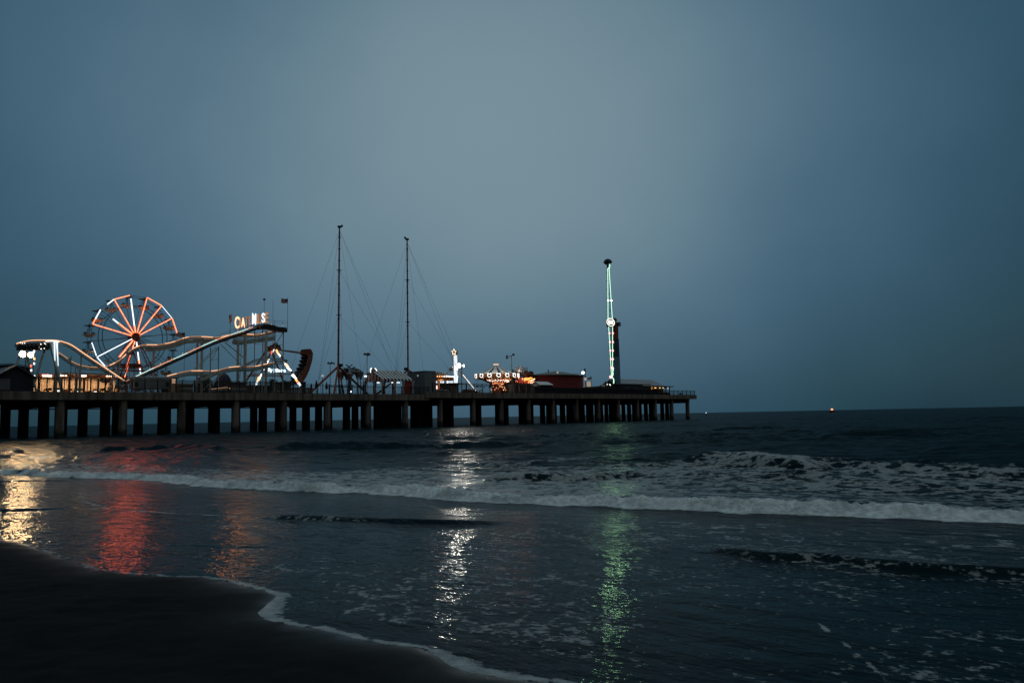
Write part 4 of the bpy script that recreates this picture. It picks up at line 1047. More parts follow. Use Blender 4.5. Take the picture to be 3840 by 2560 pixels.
# ------------------------------------------------------------------ slingshot masts
def mast(px_b, y_b, px_t, y_t, w, label, side, tripod):
    t = thing('slingshot_mast', label, 'mast', org(px_b, w), 'tall rust coloured slingshot masts')
    a_, b_ = P(px_b, y_b, w), P(px_t, y_t, w)
    MB().tube([a_, b_], .27 if side > 0 else .24, 8, r2=.19).build('mast', rust, t)
    for i in range(1, 12):
        c = a_.lerp(b_, i / 12); MB().tube([c - Vector((0, 0, .08)), c + Vector((0, 0, .08))], .34, 8).build('flange', rust, t)
    for f in (.36, .68):
        c = a_.lerp(b_, f + .0); MB().box((c.x - .55, w - .5, c.z - .05), (c.x + .55, w + .5, c.z + .05)).build('cable_bracket', black, t)
    c = b_; m = MB(); m.box((c.x - .45, w - .3, c.z - .5), (c.x + .45, w + .3, c.z)); m.sph((c.x + side * .75, w, c.z + .1), .34, 8); m.build('pulley_head', black, t)
    c = a_; MB().box((c.x + side * .1, w - .5, c.z - .2), (c.x + side * 1.1, w + .5, c.z + .6)).build('winch', black, t)
    for (fr, dx, dw) in ((.97, -14, -11), (.97, 15, -11), (.97, -10, 12), (.97, 17, 12), (.68, -14, -11), (.68, 15, -11), (.36, -14, -10.5), (.36, 15, -10.5), (.68, 10, 12), (.97, 12, -11)):
        c = a_.lerp(b_, fr); sx = c.x + dx; 
        MB().tube([c, (sx, max(.5, w + dw), ZL + .2)], .022, 4).build('guy_cable', steel, t)
    for (x, y, ww, r_) in tripod:
        e = P(x, y, ww); d_ = e - a_; k = (ZL - a_.z) / d_.z
        MB().tube([a_ - Vector((0, 0, .1)), a_ + d_ * k], r_, 6).build('leg', rust, t)
mast(1268.5, 1372, 1273, 847, 14, 'left and taller slingshot mast standing on splayed rust red legs', 1, ((1196, 1441, 10, .30), (1257, 1448, 8, .26), (1272, 1450, 17, .24), (1283, 1445, 12, .2), (1343, 1443, 17, .30)))
mast(1530, 1386, 1526.5, 894, 14, 'right slingshot mast rising behind the grey box building', -1, ((1512, 1400, 13, .26), (1552, 1400, 15, .26), (1530, 1405, 12, .26)))

# ------------------------------------------------------------------ light poles
def light_pole(px, ytop, w, heads, label, r_=.09, globe=False, lit=None):
    a_ = P(px, ytop, w); t = thing('light_pole', label, 'light pole', (a_.x, w, deckz(px)), None)
    MB().tube([(a_.x, w, t['_o'][2]), (a_.x, w, a_.z)], r_, 6, r2=r_ * .8).build('pole', steel, t)
    for dx, dy, s_ in heads:
        c = P(px + dx, ytop + dy, w - .3)
        MB().tube([(a_.x, w, a_.z - .1), (c.x, w - .3, c.z + .1)], .05, 5).build('arm', steel, t)
        m = MB(); m.lathe((c.x, w - .3, c.z), [(.10, .32 * s_), (.30 * s_, .12), (.42 * s_, -.2 * s_), (.3 * s_, -.28 * s_)], 10); m.build('lamp_head', lit or black, t)
    if globe: MB().sph((a_.x, w, a_.z + .15), .28, 8, .8).build('globe', globe, t)
    return t
light_pole(1238, 1364, 6, ((-6, -3, .9), (5, -4, .9), (14, -2, .7)), 'slim light pole with dark lamp heads left of the first mast')
light_pole(1376.5, 1334, 10, ((-8, -7, 1), (3, -7, 1.2), (7, -6, 1.1)), 'tall light pole with clustered dark lamp heads above the striped tent')
light_pole(1209.5, 1411, 5, (), 'short lamp post with a pale globe left of the first mast', .07, globe=em('pale globe', (.9, .95, 1), .45))
light_pole(1918, 1333, 5, ((-17, 2, 1), (-16, 8, 1.1), (7, -4, 1.2)), 'tall light pole with dark floodlight heads right of the swing carousel', .12)
light_pole(991, 1126, 8.6, ((0, -4, .8),), 'thin lamp pole sticking up from the coaster summit', .04)
light_pole(1024, 1125, 8.7, (), 'bare thin mast rising above the coaster summit railing', .04)
light_pole(2195, 1389, 8, ((-9, 6, .9),), 'lit street lamp standing beside the cream sign board', .13)
c = P(2186, 1397, 7); 
t = bpy.data.objects[[o.name for o in bpy.data.objects if o.name.startswith('light_pole') and o.get('label', '').startswith('lit street')][0]]
MB().sph((c.x, 7, c.z), .52, 10, .8).build('lamp_glass', em('street lamp glass', (.9, 1, .92), 7), t)
c = P(2195, 1386, 7.8); MB().sph((c.x, 8, c.z), .35, 6, 1.5).build('pole_cap', black, t)
c = P(2195, 1421, 7.6); MB().sph((c.x, 7.6, c.z), .42, 8, 1.3).build('side_globe', em('dim cream globe', (1, .85, .65), .35), t)

# closed umbrellas
for px, y0, y1, w, lab in ((1186, 1424, 1455, 3.5, 'closed dark umbrella at the left foot of the first slingshot mast'), (1225, 1431, 1458, 3.5, 'closed dark umbrella between the lamp post and the slim light pole'),
                           (1167, 1436, 1456, 3, 'closed dark umbrella beside the timber board fence'), (2270, 1427, 1452, 6, 'closed dark umbrella left of the foot of the blue tower')):
    a_ = P(px, y0, w); t = thing('closed_umbrella', lab, 'umbrella', org(px, w), 'closed umbrellas on the pier')
    MB().tube([(a_.x, w, t['_o'][2]), (a_.x, w, a_.z)], .05, 6).build('pole', black, t)
    MB().lathe((a_.x, w, a_.z), [(.03, 0), (.14, -.25), (.26, -.9), (.34, -1.5), (.30, -1.75), (.12, -1.8)], 10).build('canopy', navy, t)
t = thing('bin_box', 'dark square box on the deck behind the timber fence', 'box', org(1142, 3))
a_, b_ = P(1138, 1432, 3), P(1147, 1445, 3)
MB().box((a_.x, 3, ZL), (b_.x, 4, a_.z)).build('body', black, t); MB().box((a_.x - .08, 2.9, a_.z), (b_.x + .08, 4.1, a_.z + .1)).build('lid', dgrey, t)
c = P(1316, 1468, 1.2); t = thing('deck_lamp', 'small bright round lamp low on the deck below the octopus ride', 'lamp', (c.x, 1.2, ZL))
MB().tube([(c.x, 1.3, ZL), (c.x, 1.3, c.z)], .06, 6).build('stem', black, t); MB().sph((c.x, 1.2, c.z), .23, 8).build('lamp_glass', LBW, t)
t = thing('deck_shelter', 'low dark shelter with a flat roof behind the rail fence', 'shelter', org(1300, 24))
a_, b_ = P(1262, 1446, 9), P(1366, 1449, 9)
MB().box((a_.x, 9, a_.z - .18), (b_.x, 12, a_.z)).build('roof', black, t)
for i in range(5):
    x = a_.x + (b_.x - a_.x) * i / 4; MB().tube([(x, 9.2, ZL), (x, 9.2, a_.z)], .08, 5).build('post', black, t)
MB().box((P(1315, 1449, 8.9).x, 8.9, P(1315, 1451, 8.9).z), (P(1338, 1449, 8.9).x, 8.96, P(1315, 1447, 8.9).z)).build('sign_panel', pale, t)

# ------------------------------------------------------------------ octopus ride
OW = 18
oc = thing('octopus_ride', 'dark octopus ride with drooping arms and crossed blades on top', 'octopus ride', org(1311, OW))
bl = mat('blue grey paint', (.10, .14, .17), .6); tn = mat('dull tan paint', (.20, .17, .15), .6)
c = P(1311, 1415, OW); 
m = MB(); m.lathe((c.x, OW, ZL), [(.75, 0), (.6, .4), (.45, c.z - ZL), (1.1, c.z - ZL + .7), (1.9, P(1311, 1395, OW).z - ZL), (1.5, P(1311, 1387, OW).z - ZL), (.3, P(1311, 1384, OW).z - ZL)], 14); m.build('column', bl, oc)
for i, (x, y, ww) in enumerate(((1281, 1396, OW - 2), (1340, 1394, OW + 1), (1311, 1402, OW - 3.6), (1352, 1396, OW + 4), (1300, 1398, OW + 4))):
    h = P(1311, 1392, OW); e = P(x, y, ww); mid = (h + e) / 2 + Vector((0, 0, .75))
    pts = smooth([h, mid, e + Vector((0, 0, .35)), e], 4); a = MB().tube(pts, .42, 7, r2=.24).build('arm', bl, oc)
    d = MB().lathe((e.x, e.y, e.z), [(.2, .5), (.85, .15), (.92, -.1), (.66, -.9), (.42, -1.3), (.34, -1.9), (.1, -2.0)], 10).build('car', tn if i < 3 else bl, oc)
    q = MB().sph((e.x, e.y - .5, e.z - .75), .36, 7).build('lamp_cluster', tn, oc)
    l = MB().tube([(e.x, e.y, e.z - 1.9), (e.x + .2, e.y, ZL)], .13, 5).build('stand_leg', bl, oc)
for (x0, y0, x1, y1, w) in ((1298, 1367, 1316, 1382, OW - 1), (1321, 1367, 1300, 1382, OW + 1), (1331, 1375, 1310, 1385, OW), (1289, 1380, 1312, 1386, OW - 1.5), (1296, 1385, 1318, 1385, OW + 1)):
    MB().tube([P(x0, y0, w), P(x1, y1, w)], .17, 6).build('blade', bl, oc)
MB().tube([P(1352, 1389, OW), (P(1352, 1389, OW).x, OW, ZL)], .12, 6).build('post', bl, oc)
t = thing('ride_fence_gate', 'dark queue gate frame between the octopus ride and the striped tent', 'gate', org(1358, 8))
m = MB()
for x in (1345, 1353, 1362, 1370): m.tube([P(x, 1422, 8), (P(x, 1422, 8).x, 8, ZL)], .07, 5)
m.tube([P(1344, 1421, 8), P(1371, 1420, 8)], .08, 5); m.tube([P(1350, 1424, 8), P(1362, 1446, 8)], .05, 4); m.build('frame', black, t)

# ------------------------------------------------------------------ striped marquee tent
dstr = mat('dark blue stripe cloth', (.035, .045, .06), .8, var=.1); lstr = mat('pale grey stripe cloth', (.72, .74, .76), .8, var=.08)
def marquee(s0, s1, w0, w1, ze, zr, n, label, nm='striped_tent', gable=(cream, redcl), ng=11, curtains=(), z0=ZL, valance=.45, roofm=(lstr, dstr)):
    t = thing(nm, label, 'tent', (s0, (w0 + w1) / 2, z0)); wm_ = (w0 + w1) / 2
    m = MB()
    for i in range(n):
        x0 = s0 + (s1 - s0) * i / n; x1 = s0 + (s1 - s0) * (i + 1) / n
        for wa, sg_ in ((w0, -1), (w1, 1)):
            m.mat(i % 2); m.add([(x0, wa, ze), (x1, wa, ze), (x1, wm_, zr), (x0, wm_, zr), (x0, wa, ze + .07), (x1, wa, ze + .07), (x1, wm_, zr + .07), (x0, wm_, zr + .07)],
                                [(0, 1, 2, 3), (7, 6, 5, 4), (0, 4, 5, 1), (1, 5, 6, 2), (3, 7, 4, 0), (2, 6, 7, 3)])
            m.box((x0, wa - .03, ze - valance), (x1, wa + .03, ze))
    m.build('roof', list(roofm), t)
    m = MB()
    for i in range(ng):
        a = w0 + (w1 - w0) * i / ng; b = w0 + (w1 - w0) * (i + 1) / ng
        za = ze + (zr - ze) * (1 - abs(a - wm_) / (wm_ - w0)); zb_ = ze + (zr - ze) * (1 - abs(b - wm_) / (wm_ - w0))
        m.mat(i % 2); 
        pts = [(s0 - .04, a, ze - valance), (s0 - .04, b, ze - valance), (s0 - .04, b, zb_)] 
        if a < wm_ < b: pts.append((s0 - .04, wm_, zr))
        pts.append((s0 - .04, a, za)); k = len(pts); m.add(pts + [(s0 + .02, p[1], p[2]) for p in pts], [tuple(range(k)), tuple(range(2 * k - 1, k - 1, -1))])
    m.build('gable', list(gable), t)
    for (s_, w_) in curtains:
        MB().tube([(s_, w_, z0), (s_, w_, ze)], .06, 6).build('post', steel, t)
        m = MB(); 
        for sgn in (-1, 1):
            for j in range(3):
                m.mat((j + (sgn > 0)) % 2); o_ = sgn * (.12 + .24 * j); i_ = sgn * (.05 + .07 * j)
                zt_ = ze - .3; zm = z0 + (ze - z0) * .42
                m.tube([(s_ + o_, w_ - .05, zt_), (s_ + (o_ + i_) / 2, w_ - .05, (zt_ + zm) / 2 + .5), (s_ + i_, w_ - .05, zm), (s_ + i_ * 1.7, w_ - .05, z0 + .2)], .13, 5)
        m.build('curtain', [lstr if nm == 'striped_tent' else cream, redcl if s_ < s0 + 4 else dstr], t)
    return t
w0, w1 = 2.0, 9.6
le = P(1434, 1420, w0); re_ = P(1551, 1420, w0); rg_ = P(1402, 1394, (w0 + w1) / 2)
marquee(le.x, re_.x, w0, w1, le.z, rg_.z, 18, 'red and cream striped tent with a grey striped roof and tied curtains', curtains=[(le.x, w0), (le.x, (w0 + w1) / 2 - .6), (le.x, w1)] + [(le.x + (re_.x - le.x) * f, w0) for f in (.38, .66, .98)] + [(le.x + (re_.x - le.x) * f, w1) for f in (.3, .6, .9)])
t = [o for o in bpy.data.objects if o.name == 'striped_tent'][0]
MB().box((le.x + (re_.x - le.x) * .72, w0 + .2, ZL), (re_.x - .2, w0 + .3, le.z - .3)).build('side_wall', redcl, t)
for x in (1417, 1473, 1493): 
    c = P(x, 1434, 7); MB().box((c.x - .5, 6.9, c.z - .12), (c.x + .5, 7, c.z + .12)).build('lamp', LBW, t)
w0, w1 = 16, 26
marquee(P(1440, 1410, w0).x, P(1532, 1410, w0).x, w0, w1, P(1470, 1402, w0).z, P(1437, 1389, 21).z, 1, 'plain tan roofed tent behind the striped tent', nm='plain_tent', gable=(cream, cream), ng=1, roofm=(mat('tan roof cloth', (.42, .38, .33), .8), cream))
for px, yy in ((1370, 1410), (1518, 1400)):
    t = light_pole(px, yy, 8 if px < 1500 else 14, (), 'twin white lamp over the left corner of the striped tent' if px < 1500 else 'white lamp over the striped roof beside the second mast', .07)
    c = P(px, yy, 7.8); m = MB(); m.sph((c.x - .22, 7.8 if px < 1500 else 13.8, c.z), .22, 8); m.sph((c.x + .22, 7.8 if px < 1500 else 13.8, c.z), .24, 8); m.build('lamp_glass', LBW, t)
t = thing('horned_ornament', 'round dark ornament with two curved white horns above the striped tent', 'ornament', org(1402, 12))
c = P(1402, 1388, 12); MB().tube([(c.x, 12, ZL), (c.x, 12, c.z)], .15, 6).build('pole', black, t)
MB().sph((c.x, 12, c.z), .72, 10, .9).build('ball', dgrey, t)
for pts in (((1393, 1380), (1390, 1384), (1389, 1390), (1390, 1397)), ((1406, 1381), (1409, 1384), (1412, 1388), (1413, 1391))):
    MB().tube([P(x, y, 11.4) for x, y in pts], .17, 6, r2=.10).build('horn', em('white lit horn', (1, 1, .95), 1.6), t)

# grey box building
t = thing('box_building', 'plain grey box building right of the striped tent', 'building', org(1594, 1.6))
a_ = P(1592, 1391, 1.4); b_ = P(1634, 1391, 1.4); w1 = 1.4
while P(1529, 1400, w1).x < a_.x and w1 < 16: w1 += .1
MB().box((a_.x, 1.4, ZL), (b_.x, w1, a_.z)).build('wall', mat('blue grey wall panels', (.17, .20, .22), .7, var=.35, scale=1.0), t)
MB().box((a_.x - .1, 1.3, a_.z), (b_.x + .1, w1 + .1, a_.z + .1)).build('roof', dgrey, t)
for w_ in (4.2, 9.0):
    MB().box((a_.x - .07, w_ - .15, a_.z - 1.3), (a_.x - .003, w_ + .2, a_.z - .9)).build('wall_lamp', em('faint wall lamp', (.8, .9, 1), .35), t)

# ------------------------------------------------------------------ white star tower ride
ST = 16
st = thing('star_tower_ride', 'white bulb covered tower ride with a gold star on top and a slanting lit brace', 'tower ride', org(1702, ST))
cx = P(1702, 1400, ST).x
zt = P(1702, 1332, ST).z; zb = P(1702, 1438, ST).z
a_, b_ = P(1697, 1400, ST), P(1708.5, 1400, ST)
hw = (b_.x - a_.x) / 2
MB().box((cx - hw, ST - hw, ZR), (cx + hw, ST - hw + .35, zt)).build('column', white, st)
m = MB(); nz_ = 46
for i in range(nz_):
    z = zb + (zt - zb) * (i + .5) / nz_
    for j in range(4): m.sph((cx - hw * .75 + hw * .5 * j, ST - hw - .02, z), .085, 4)
m.build('bulbs', em('tower bulbs', (.92, .96, 1), 1.6), st)['kind'] = 'stuff'
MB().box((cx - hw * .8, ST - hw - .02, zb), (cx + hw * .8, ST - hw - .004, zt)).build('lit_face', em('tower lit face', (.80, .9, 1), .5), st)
strip_light('column_glow', (cx, ST - hw - .1, zb), (cx, ST - hw - .1, zt), .8, 7, (.9, .95, 1), st)
m = MB()
for w_ in (ST - hw, ): m.tube([(cx + hw + .12, w_, zb), (cx + hw + .12, w_, zt)], .07, 4)
m.build('edge_light', em('edge tube', (.9, .95, 1), 1.4), st)
# star box
c = P(1700, 1321, ST); bx0 = P(1693, 1331, ST); bx1 = P(1711.5, 1314, ST)
MB().box((cx - hw * 1.2, ST - hw * 1.3, zt), (cx + hw * 1.5, ST + .1, bx1.z)).build('head_box', gold, st)
def star(cc, ro, ri, w, mt_, th, nm, par):
    poly = [(cc.x + (ro if i % 2 == 0 else ri) * math.sin(math.pi * i / 5), cc.z + (ro if i % 2 == 0 else ri) * math.cos(math.pi * i / 5)) for i in range(10)]
    m = MB()
    for i in range(10):
        j = (i + 1) % 10; m.add([(cc.x, w, cc.z), (poly[i][0], w, poly[i][1]), (poly[j][0], w, poly[j][1]), (cc.x, w + th, cc.z), (poly[i][0], w + th, poly[i][1]), (poly[j][0], w + th, poly[j][1])], [(0, 1, 2), (5, 4, 3), (1, 4, 5, 2)])
    m.build(nm, mt_, par)
    m = MB(); m.tube([(x, w - .08, z) for x, z in poly], .10, 4, closed=True); m.build('star_outline', em('star outline', (1, .88, .68), 1.6), par)
c = P(1699, 1320, ST - hw * 1.3); star(c, .98, .48, ST - hw * 1.3 - .3, gold, .25, 'star', st)
c = P(1705, 1381, ST); MB().lathe((c.x, ST - .2, c.z), [(.5, .75), (.85, .45), (.95, 0), (.9, -.45), (.6, -.5)], 12).build('collar', em('collar lights', (.95, .97, 1), 1.5), st)
c = P(1689, 1384, ST); MB().lathe((c.x, ST - .4, c.z), [(.05, .62), (.45, .5), (.7, 0), (.66, -.5), (.3, -.55)], 12).build('pod', mat('pale pod shell', (.42, .36, .32), .5), st)
m = MB()
for x0, y0, x1, y1 in ((1683, 1384, 1669, 1408), (1688, 1388, 1692, 1410), (1672, 1402, 1691, 1400), (1684, 1390, 1672, 1405)): m.tube([P(x0, y0, ST - .5), P(x1, y1, ST - .5)], .07, 5)
m.build('pod_frame', pale, st)
m = MB()
for dx in (0, 4.5): 
    p0, p1 = P(1718 + dx * .4, 1383, ST - .5), P(1779 + dx, 1465, ST - .5); m.tube([p0, p1], .12, 6)
for i in range(14):
    f = i / 14; p0, p1 = P(1718, 1383, ST - .5), P(1779, 1465, ST - .5); q = p0.lerp(p1, f); m.tube([q, q + Vector((.35, 0, .25))], .05, 4)
m.tube([P(1714, 1390, ST - .5), P(1712, 1412, ST - .5)], .08, 5); m.tube([P(1716, 1404, ST - .5), P(1730, 1403, ST - .5)], .08, 5)
m.build('slanting_brace', mat('pale brace steel', (.52, .42, .36), .5), st)
m = MB(); p0, p1 = P(1737, 1406, ST - .75), P(1784, 1464, ST - .75)
for i in range(34): q = p0.lerp(p1, i / 33); m.sph(q, .12 if i % 3 else .15, 4)
m.build('brace_bulbs', em('brace bulbs', (1, .95, .9), 1.4), st)
m = MB(); p0, p1 = P(1716, 1410, ST - .6), P(1713, 1432, ST - .6); m.tube([p0, p1], .17, 6, r2=.1); m.build('side_light', em('side light', (.85, .95, 1), 2.0), st)
a_, b_ = P(1655, 1436, ST), P(1728, 1437, ST); MB().box((a_.x, ST - 3, a_.z - .22), (b_.x, ST + 3, a_.z)).build('platform', pale, st)
for k in range(5):
    x = a_.x + .4 + (b_.x - a_.x - .8) * k / 4; MB().tube([(x, ST - 2.7, ZR), (x, ST - 2.7, a_.z - .22)], .12, 5).build('platform_leg', steel, st)
MB().box((a_.x + 1.2, ST - 1.5, ZR), (b_.x - 3.2, ST + 2, a_.z - .22)).build('platform_base', dgrey, st)
# bright floodlights right of the tower
spot('floodlight', 'larger glaring white floodlight beside the star tower', 1722, 1370, 13, .62, FLD, polepx=1730, group='floodlights beside the star tower')
spot('floodlight', 'smaller white floodlight right of the glaring one beside the star tower', 1738.5, 1371, 13, .32, em('lesser floodlight lens', (1, .95, .85), 16), polepx=1731, group='floodlights beside the star tower')

# canopy stall with lit rim
cs = thing('scalloped_canopy_stall', 'round stall with a gold scalloped canopy and a rim of orange and white bulbs', 'stall', org(1668, 7))
a_, b_ = P(1628, 1420, 7), P(1712, 1420, 7); cxx = (a_.x + b_.x) / 2; rr_ = (b_.x - a_.x) / 2; z1 = P(1668, 1412, 7).z; z2 = P(1668, 1424, 7).z; z0_ = P(1668, 1431, 7).z
m = MB(); m.lathe((cxx, 7 + 3, 0), [(.4, z2 - .2), (rr_ * .8, z2 - .1), (rr_, z2 + .1), (rr_ * 1.03, z1), (rr_ * .95, z1 + .1), (.5, z1 + 1.5)], 16, mats=[0, 1]); m.build('canopy', [gold, rust], cs)
MB().tube([(cxx, 10, ZR), (cxx, 10, z2)], .38, 10).build('post', mat('amber post', (.45, .22, .07), .5), cs)
for k in range(22):
    a = math.pi + math.pi * (k + .5) / 22; mm = LOC if k < 8 else (LWH if k < 12 else LBW)
    MB().sph((cxx + rr_ * 1.06 * math.cos(a), 10 + rr_ * 1.06 * math.sin(a), z1), .19, 5).build('rim_bulb', mm, cs)
m = MB(); m.lathe((cxx, 10, ZR), [(rr_ * .7, 0), (rr_ * .7, 1.0), (rr_ * .6, 1.05)], 16); m.build('counter', dgrey, cs)
for x in range(1636, 1700, 5):
    if 1662 < x < 1676: continue
    for y in (1430, 1434):
        c = P(x + (y % 4), y, 13); MB().box((c.x - .16, 13, c.z - .10), (c.x + .16, 13.1, c.z + .10)).build('counter_light', LBW if x < 1662 or x > 1680 else LWH, cs)
c = P(1638, 1452, 8); MB().sph((c.x, 8, c.z), .28, 6, 1.8).build('pink_lamp', em('pink lamp', (1, .55, .5), 2.5), cs)
ld = bpy.data.lights.new('stall_lamp', 'POINT'); ld.energy = 140; ld.color = (1, .6, .3); ld.shadow_soft_size = .3; lo = bpy.data.objects.new('stall_lamp', ld); COL.objects.link(lo); lo.parent = cs; lo.location = Vector((cxx - 1.2, 7.6, z0_ - .6)) - Vector(cs['_o'])

# ------------------------------------------------------------------ swing carousel
CW = 14
sc_ = thing('swing_carousel', 'swing carousel with a white and navy striped top and mirrors framed in white light', 'carousel', org(1864, CW))
c = P(1862, 1410, CW); a_ = P(1801, 1410, CW); b_ = P(1918, 1410, CW); rr_ = (b_.x - a_.x) / 2; cxx = (a_.x + b_.x) / 2
Z_ = lambda y: P(1862, y, CW).z
sect = [(.70, Z_(1364)), (.78, Z_(1369)), (1.25, Z_(1374)), (rr_ * .34, Z_(1381)), (rr_ * .55, Z_(1390)), (rr_ * .80, Z_(1399)), (rr_ * .97, Z_(1405))]
MB().lathe((cxx, CW, 0), sect[1:], 36, mats=[0, 0, 1]).build('striped_top', [mat('cream gore', (.8, .79, .75), .6), mat('navy gore', (.03, .05, .09), .6)], sc_)
MB().lathe((cxx, CW, 0), [(.82, Z_(1369)), (.86, Z_(1364.5)), (.3, Z_(1364))], 20).build('crown', em('crown band light', (1, .62, .45), .9), sc_)
MB().lathe((cxx, CW, 0), [(rr_ * .62, Z_(1424)), (rr_ * .98, Z_(1418)), (rr_ * 1.0, Z_(1405)), (rr_ * .97, Z_(1404))], 24).build('rim', mat('brown rim', (.22, .08, .02), .5), sc_)
for k in range(16):
    an = math.pi * 2 * (k + .25) / 16
    if math.sin(an) > .35: continue
    dr = Vector((math.cos(an), math.sin(an), 0)); tg = Vector((-math.sin(an), math.cos(an), 0)); cc = Vector((cxx, CW, Z_(1411))) + dr * (rr_ * 1.03)
    pts = [cc + tg * (.60 * math.cos(x)) + Vector((0, 0, .50 * math.sin(x))) for x in [2 * math.pi * i / 14 for i in range(14)]]
    f_ = MB().tube(pts, .12, 5, closed=True).build('mirror_frame', em('white frame light', (1, .97, .92), 1.5), sc_)
    m = MB(); m.add([cc + dr * .02] + [cc + tg * (.5 * math.cos(x)) + Vector((0, 0, .4 * math.sin(x))) + dr * .02 for x in [2 * math.pi * i / 12 for i in range(12)]], [(0, i + 1, (i + 1) % 12 + 1) for i in range(12)])
    mr = m.build('mirror', mat('dark mirror', (.06, .10, .14), .1, .8), sc_); mr.parent = f_; mr['_o'] = sc_['_o']
    ea = MB()
    for s_ in (-1, 1): ea.sph(cc + tg * (.48 * s_) + Vector((0, 0, .58)), .16, 6)
    e2 = ea.build('frame_bulbs', em('white frame light', 0, 0), sc_); e2.parent = f_
    l2 = MB().sph(cc + tg * .72 - Vector((0, 0, .72)), .11, 5).build('rim_bulb', LAM, sc_)
MB().lathe((cxx, CW, 0), [(rr_ * .42, Z_(1434)), (rr_ * .52, Z_(1429)), (rr_ * .62, Z_(1424)), (rr_ * .60, Z_(1423))], 20).build('lower_cone', mat('orange cone', (.40, .10, .02), .5), sc_)
MB().lathe((cxx, CW, 0), [(rr_ * .27, Z_(1450)), (rr_ * .30, Z_(1447)), (rr_ * .30, Z_(1436)), (rr_ * .42, Z_(1434))], 16).build('drum', mat('orange drum', (.40, .10, .02), .5), sc_)
MB().lathe((cxx, CW, 0), [(rr_ * .36, ZR), (rr_ * .36, ZR + .4), (rr_ * .2, ZR + .5), (rr_ * .2, Z_(1450))], 16).build('pedestal', mat('orange drum', 0), sc_)
rr2 = random.Random(5)
for (y0, y1, r0_, n_, mm, sz) in ((1420, 1426, .66, 16, LAM, .12), (1427, 1431, .56, 24, LWH, .13), (1436, 1447, .315, 20, LOC, .12), (1450, 1464, .41, 18, LOC, .13), (1431, 1434, .46, 12, LAM, .10)):
    for k in range(n_):
        an = math.pi + math.pi * (k + .5) / n_; z = Z_(rr2.uniform(y0, y1)); MB().sph((cxx + rr_ * r0_ * math.cos(an), CW + rr_ * r0_ * math.sin(an), z), sz, 5).build('bulb', mm, sc_)
for k in range(22):
    an = 2 * math.pi * k / 22; x, y = cxx + rr_ * .9 * math.cos(an), CW + rr_ * .9 * math.sin(an); m = MB()
    for s_ in (-.18, .18): m.tube([(x + s_, y, Z_(1418)), (x + s_ * .9, y, Z_(1446))], .018, 3)
    m.box((x - .24, y - .2, Z_(1449)), (x + .24, y + .2, Z_(1448))); m.box((x - .24, y + .15, Z_(1448)), (x + .24, y + .2, Z_(1444))); m.build('swing_seat', steel, sc_)
ld = bpy.data.lights.new('carousel_lamp', 'POINT'); ld.energy = 60; ld.color = (1, .45, .15); ld.shadow_soft_size = .4; lo = bpy.data.objects.new('carousel_lamp', ld); COL.objects.link(lo); lo.parent = sc_; lo.location = Vector((cxx, CW - rr_ * .62, Z_(1437))) - Vector(sc_['_o'])

for k in range(5):
    an = math.pi * (1.15 + .7 * k / 4); ld = bpy.data.lights.new('top_fill', 'POINT'); ld.energy = 110; ld.color = (1, .85, .7); ld.shadow_soft_size = .15  # added lamps outside the rim that brighten the striped top
    lo = bpy.data.objects.new('top_fill', ld); COL.objects.link(lo); lo.parent = sc_; lo.location = Vector((cxx + rr_ * 1.15 * math.cos(an), CW + rr_ * 1.15 * math.sin(an), Z_(1397))) - Vector(sc_['_o'])
# low things on the deck in front of the brace
for x0, x1, y, lab in ((1758, 1784, 1460, 'low pale bench at the foot of the slanting lit brace'), (1800, 1812, 1461, 'short amber crate right of the slanting lit brace')):
    a_, b_ = P(x0, y, 6), P(x1, y, 6); t = thing('deck_bench', lab, 'bench', (a_.x, 6, ZR))
    MB().box((a_.x, 6, a_.z - .12), (b_.x, 6.6, a_.z + .05)).build('seat', peach, t)
    for x in (a_.x + .15, b_.x - .15): MB().box((x - .07, 6.1, ZR), (x + .07, 6.5, a_.z - .12)).build('leg', black, t)
m = MB(); t = thing('rock_mound', 'dark rock mound ornament behind the mesh fence', 'ornament', org(1795, 20))
r_ = random.Random(9)
for i in range(9):
    c = P(r_.uniform(1738, 1800), 1462, 20); m.sph((c.x, 20 + r_.uniform(-1, 1), ZR + r_.uniform(.2, 1.2)), r_.uniform(.8, 1.5), 7, .9)
m.build('rocks', mat('dark rock', (.05, .045, .035), .9, bump=.1), t)

# ------------------------------------------------------------------ ghost train like funhouse with red neon
NW = 10
fh = thing('funhouse', 'dark funhouse front with a glowing red neon panel and pale figures on its roof', 'funhouse', org(1955, NW))
a_, b_ = P(1926, 1395, NW), P(2008, 1412, NW)
MB().box((a_.x, NW + 1.5, ZR), (b_.x, NW + 7, b_.z)).build('wall', mat('dark brown wall', (.05, .035, .03), .8), fh)
MB().tube([P(1921, 1390, NW), (P(1921, 1390, NW).x, NW, ZR)], .33, 6).build('corner_post', black, fh)
c = P(1922, 1391, NW); MB().sph((c.x, NW, c.z), .45, 8, 1.2).build('post_finial', black, fh)
m = MB(); p0 = P(1925, 1395, NW - .5); p1 = P(1950, 1394, NW - .5); p2 = P(1968, 1401, NW - .5); m.ribbon([p0, p1, p2], .22, 6); m.build('porch_roof', dgrey, fh)
for x in (1928, 1950, 1963): MB().tube([(P(x, 1398, NW).x, NW, ZR), P(x, 1397, NW)], .1, 5).build('porch_post', black, fh)
m = MB(); r_ = random.Random(4)
for i in range(14):
    c = P(r_.uniform(1962, 1995), r_.uniform(1398, 1406), NW + 2); m.sph((c.x, NW + 2 + r_.uniform(-1, 1), c.z), r_.uniform(.5, .95), 7)
m.build('rock_top', mat('brown rock', (.09, .06, .04), .9, bump=.1), fh)
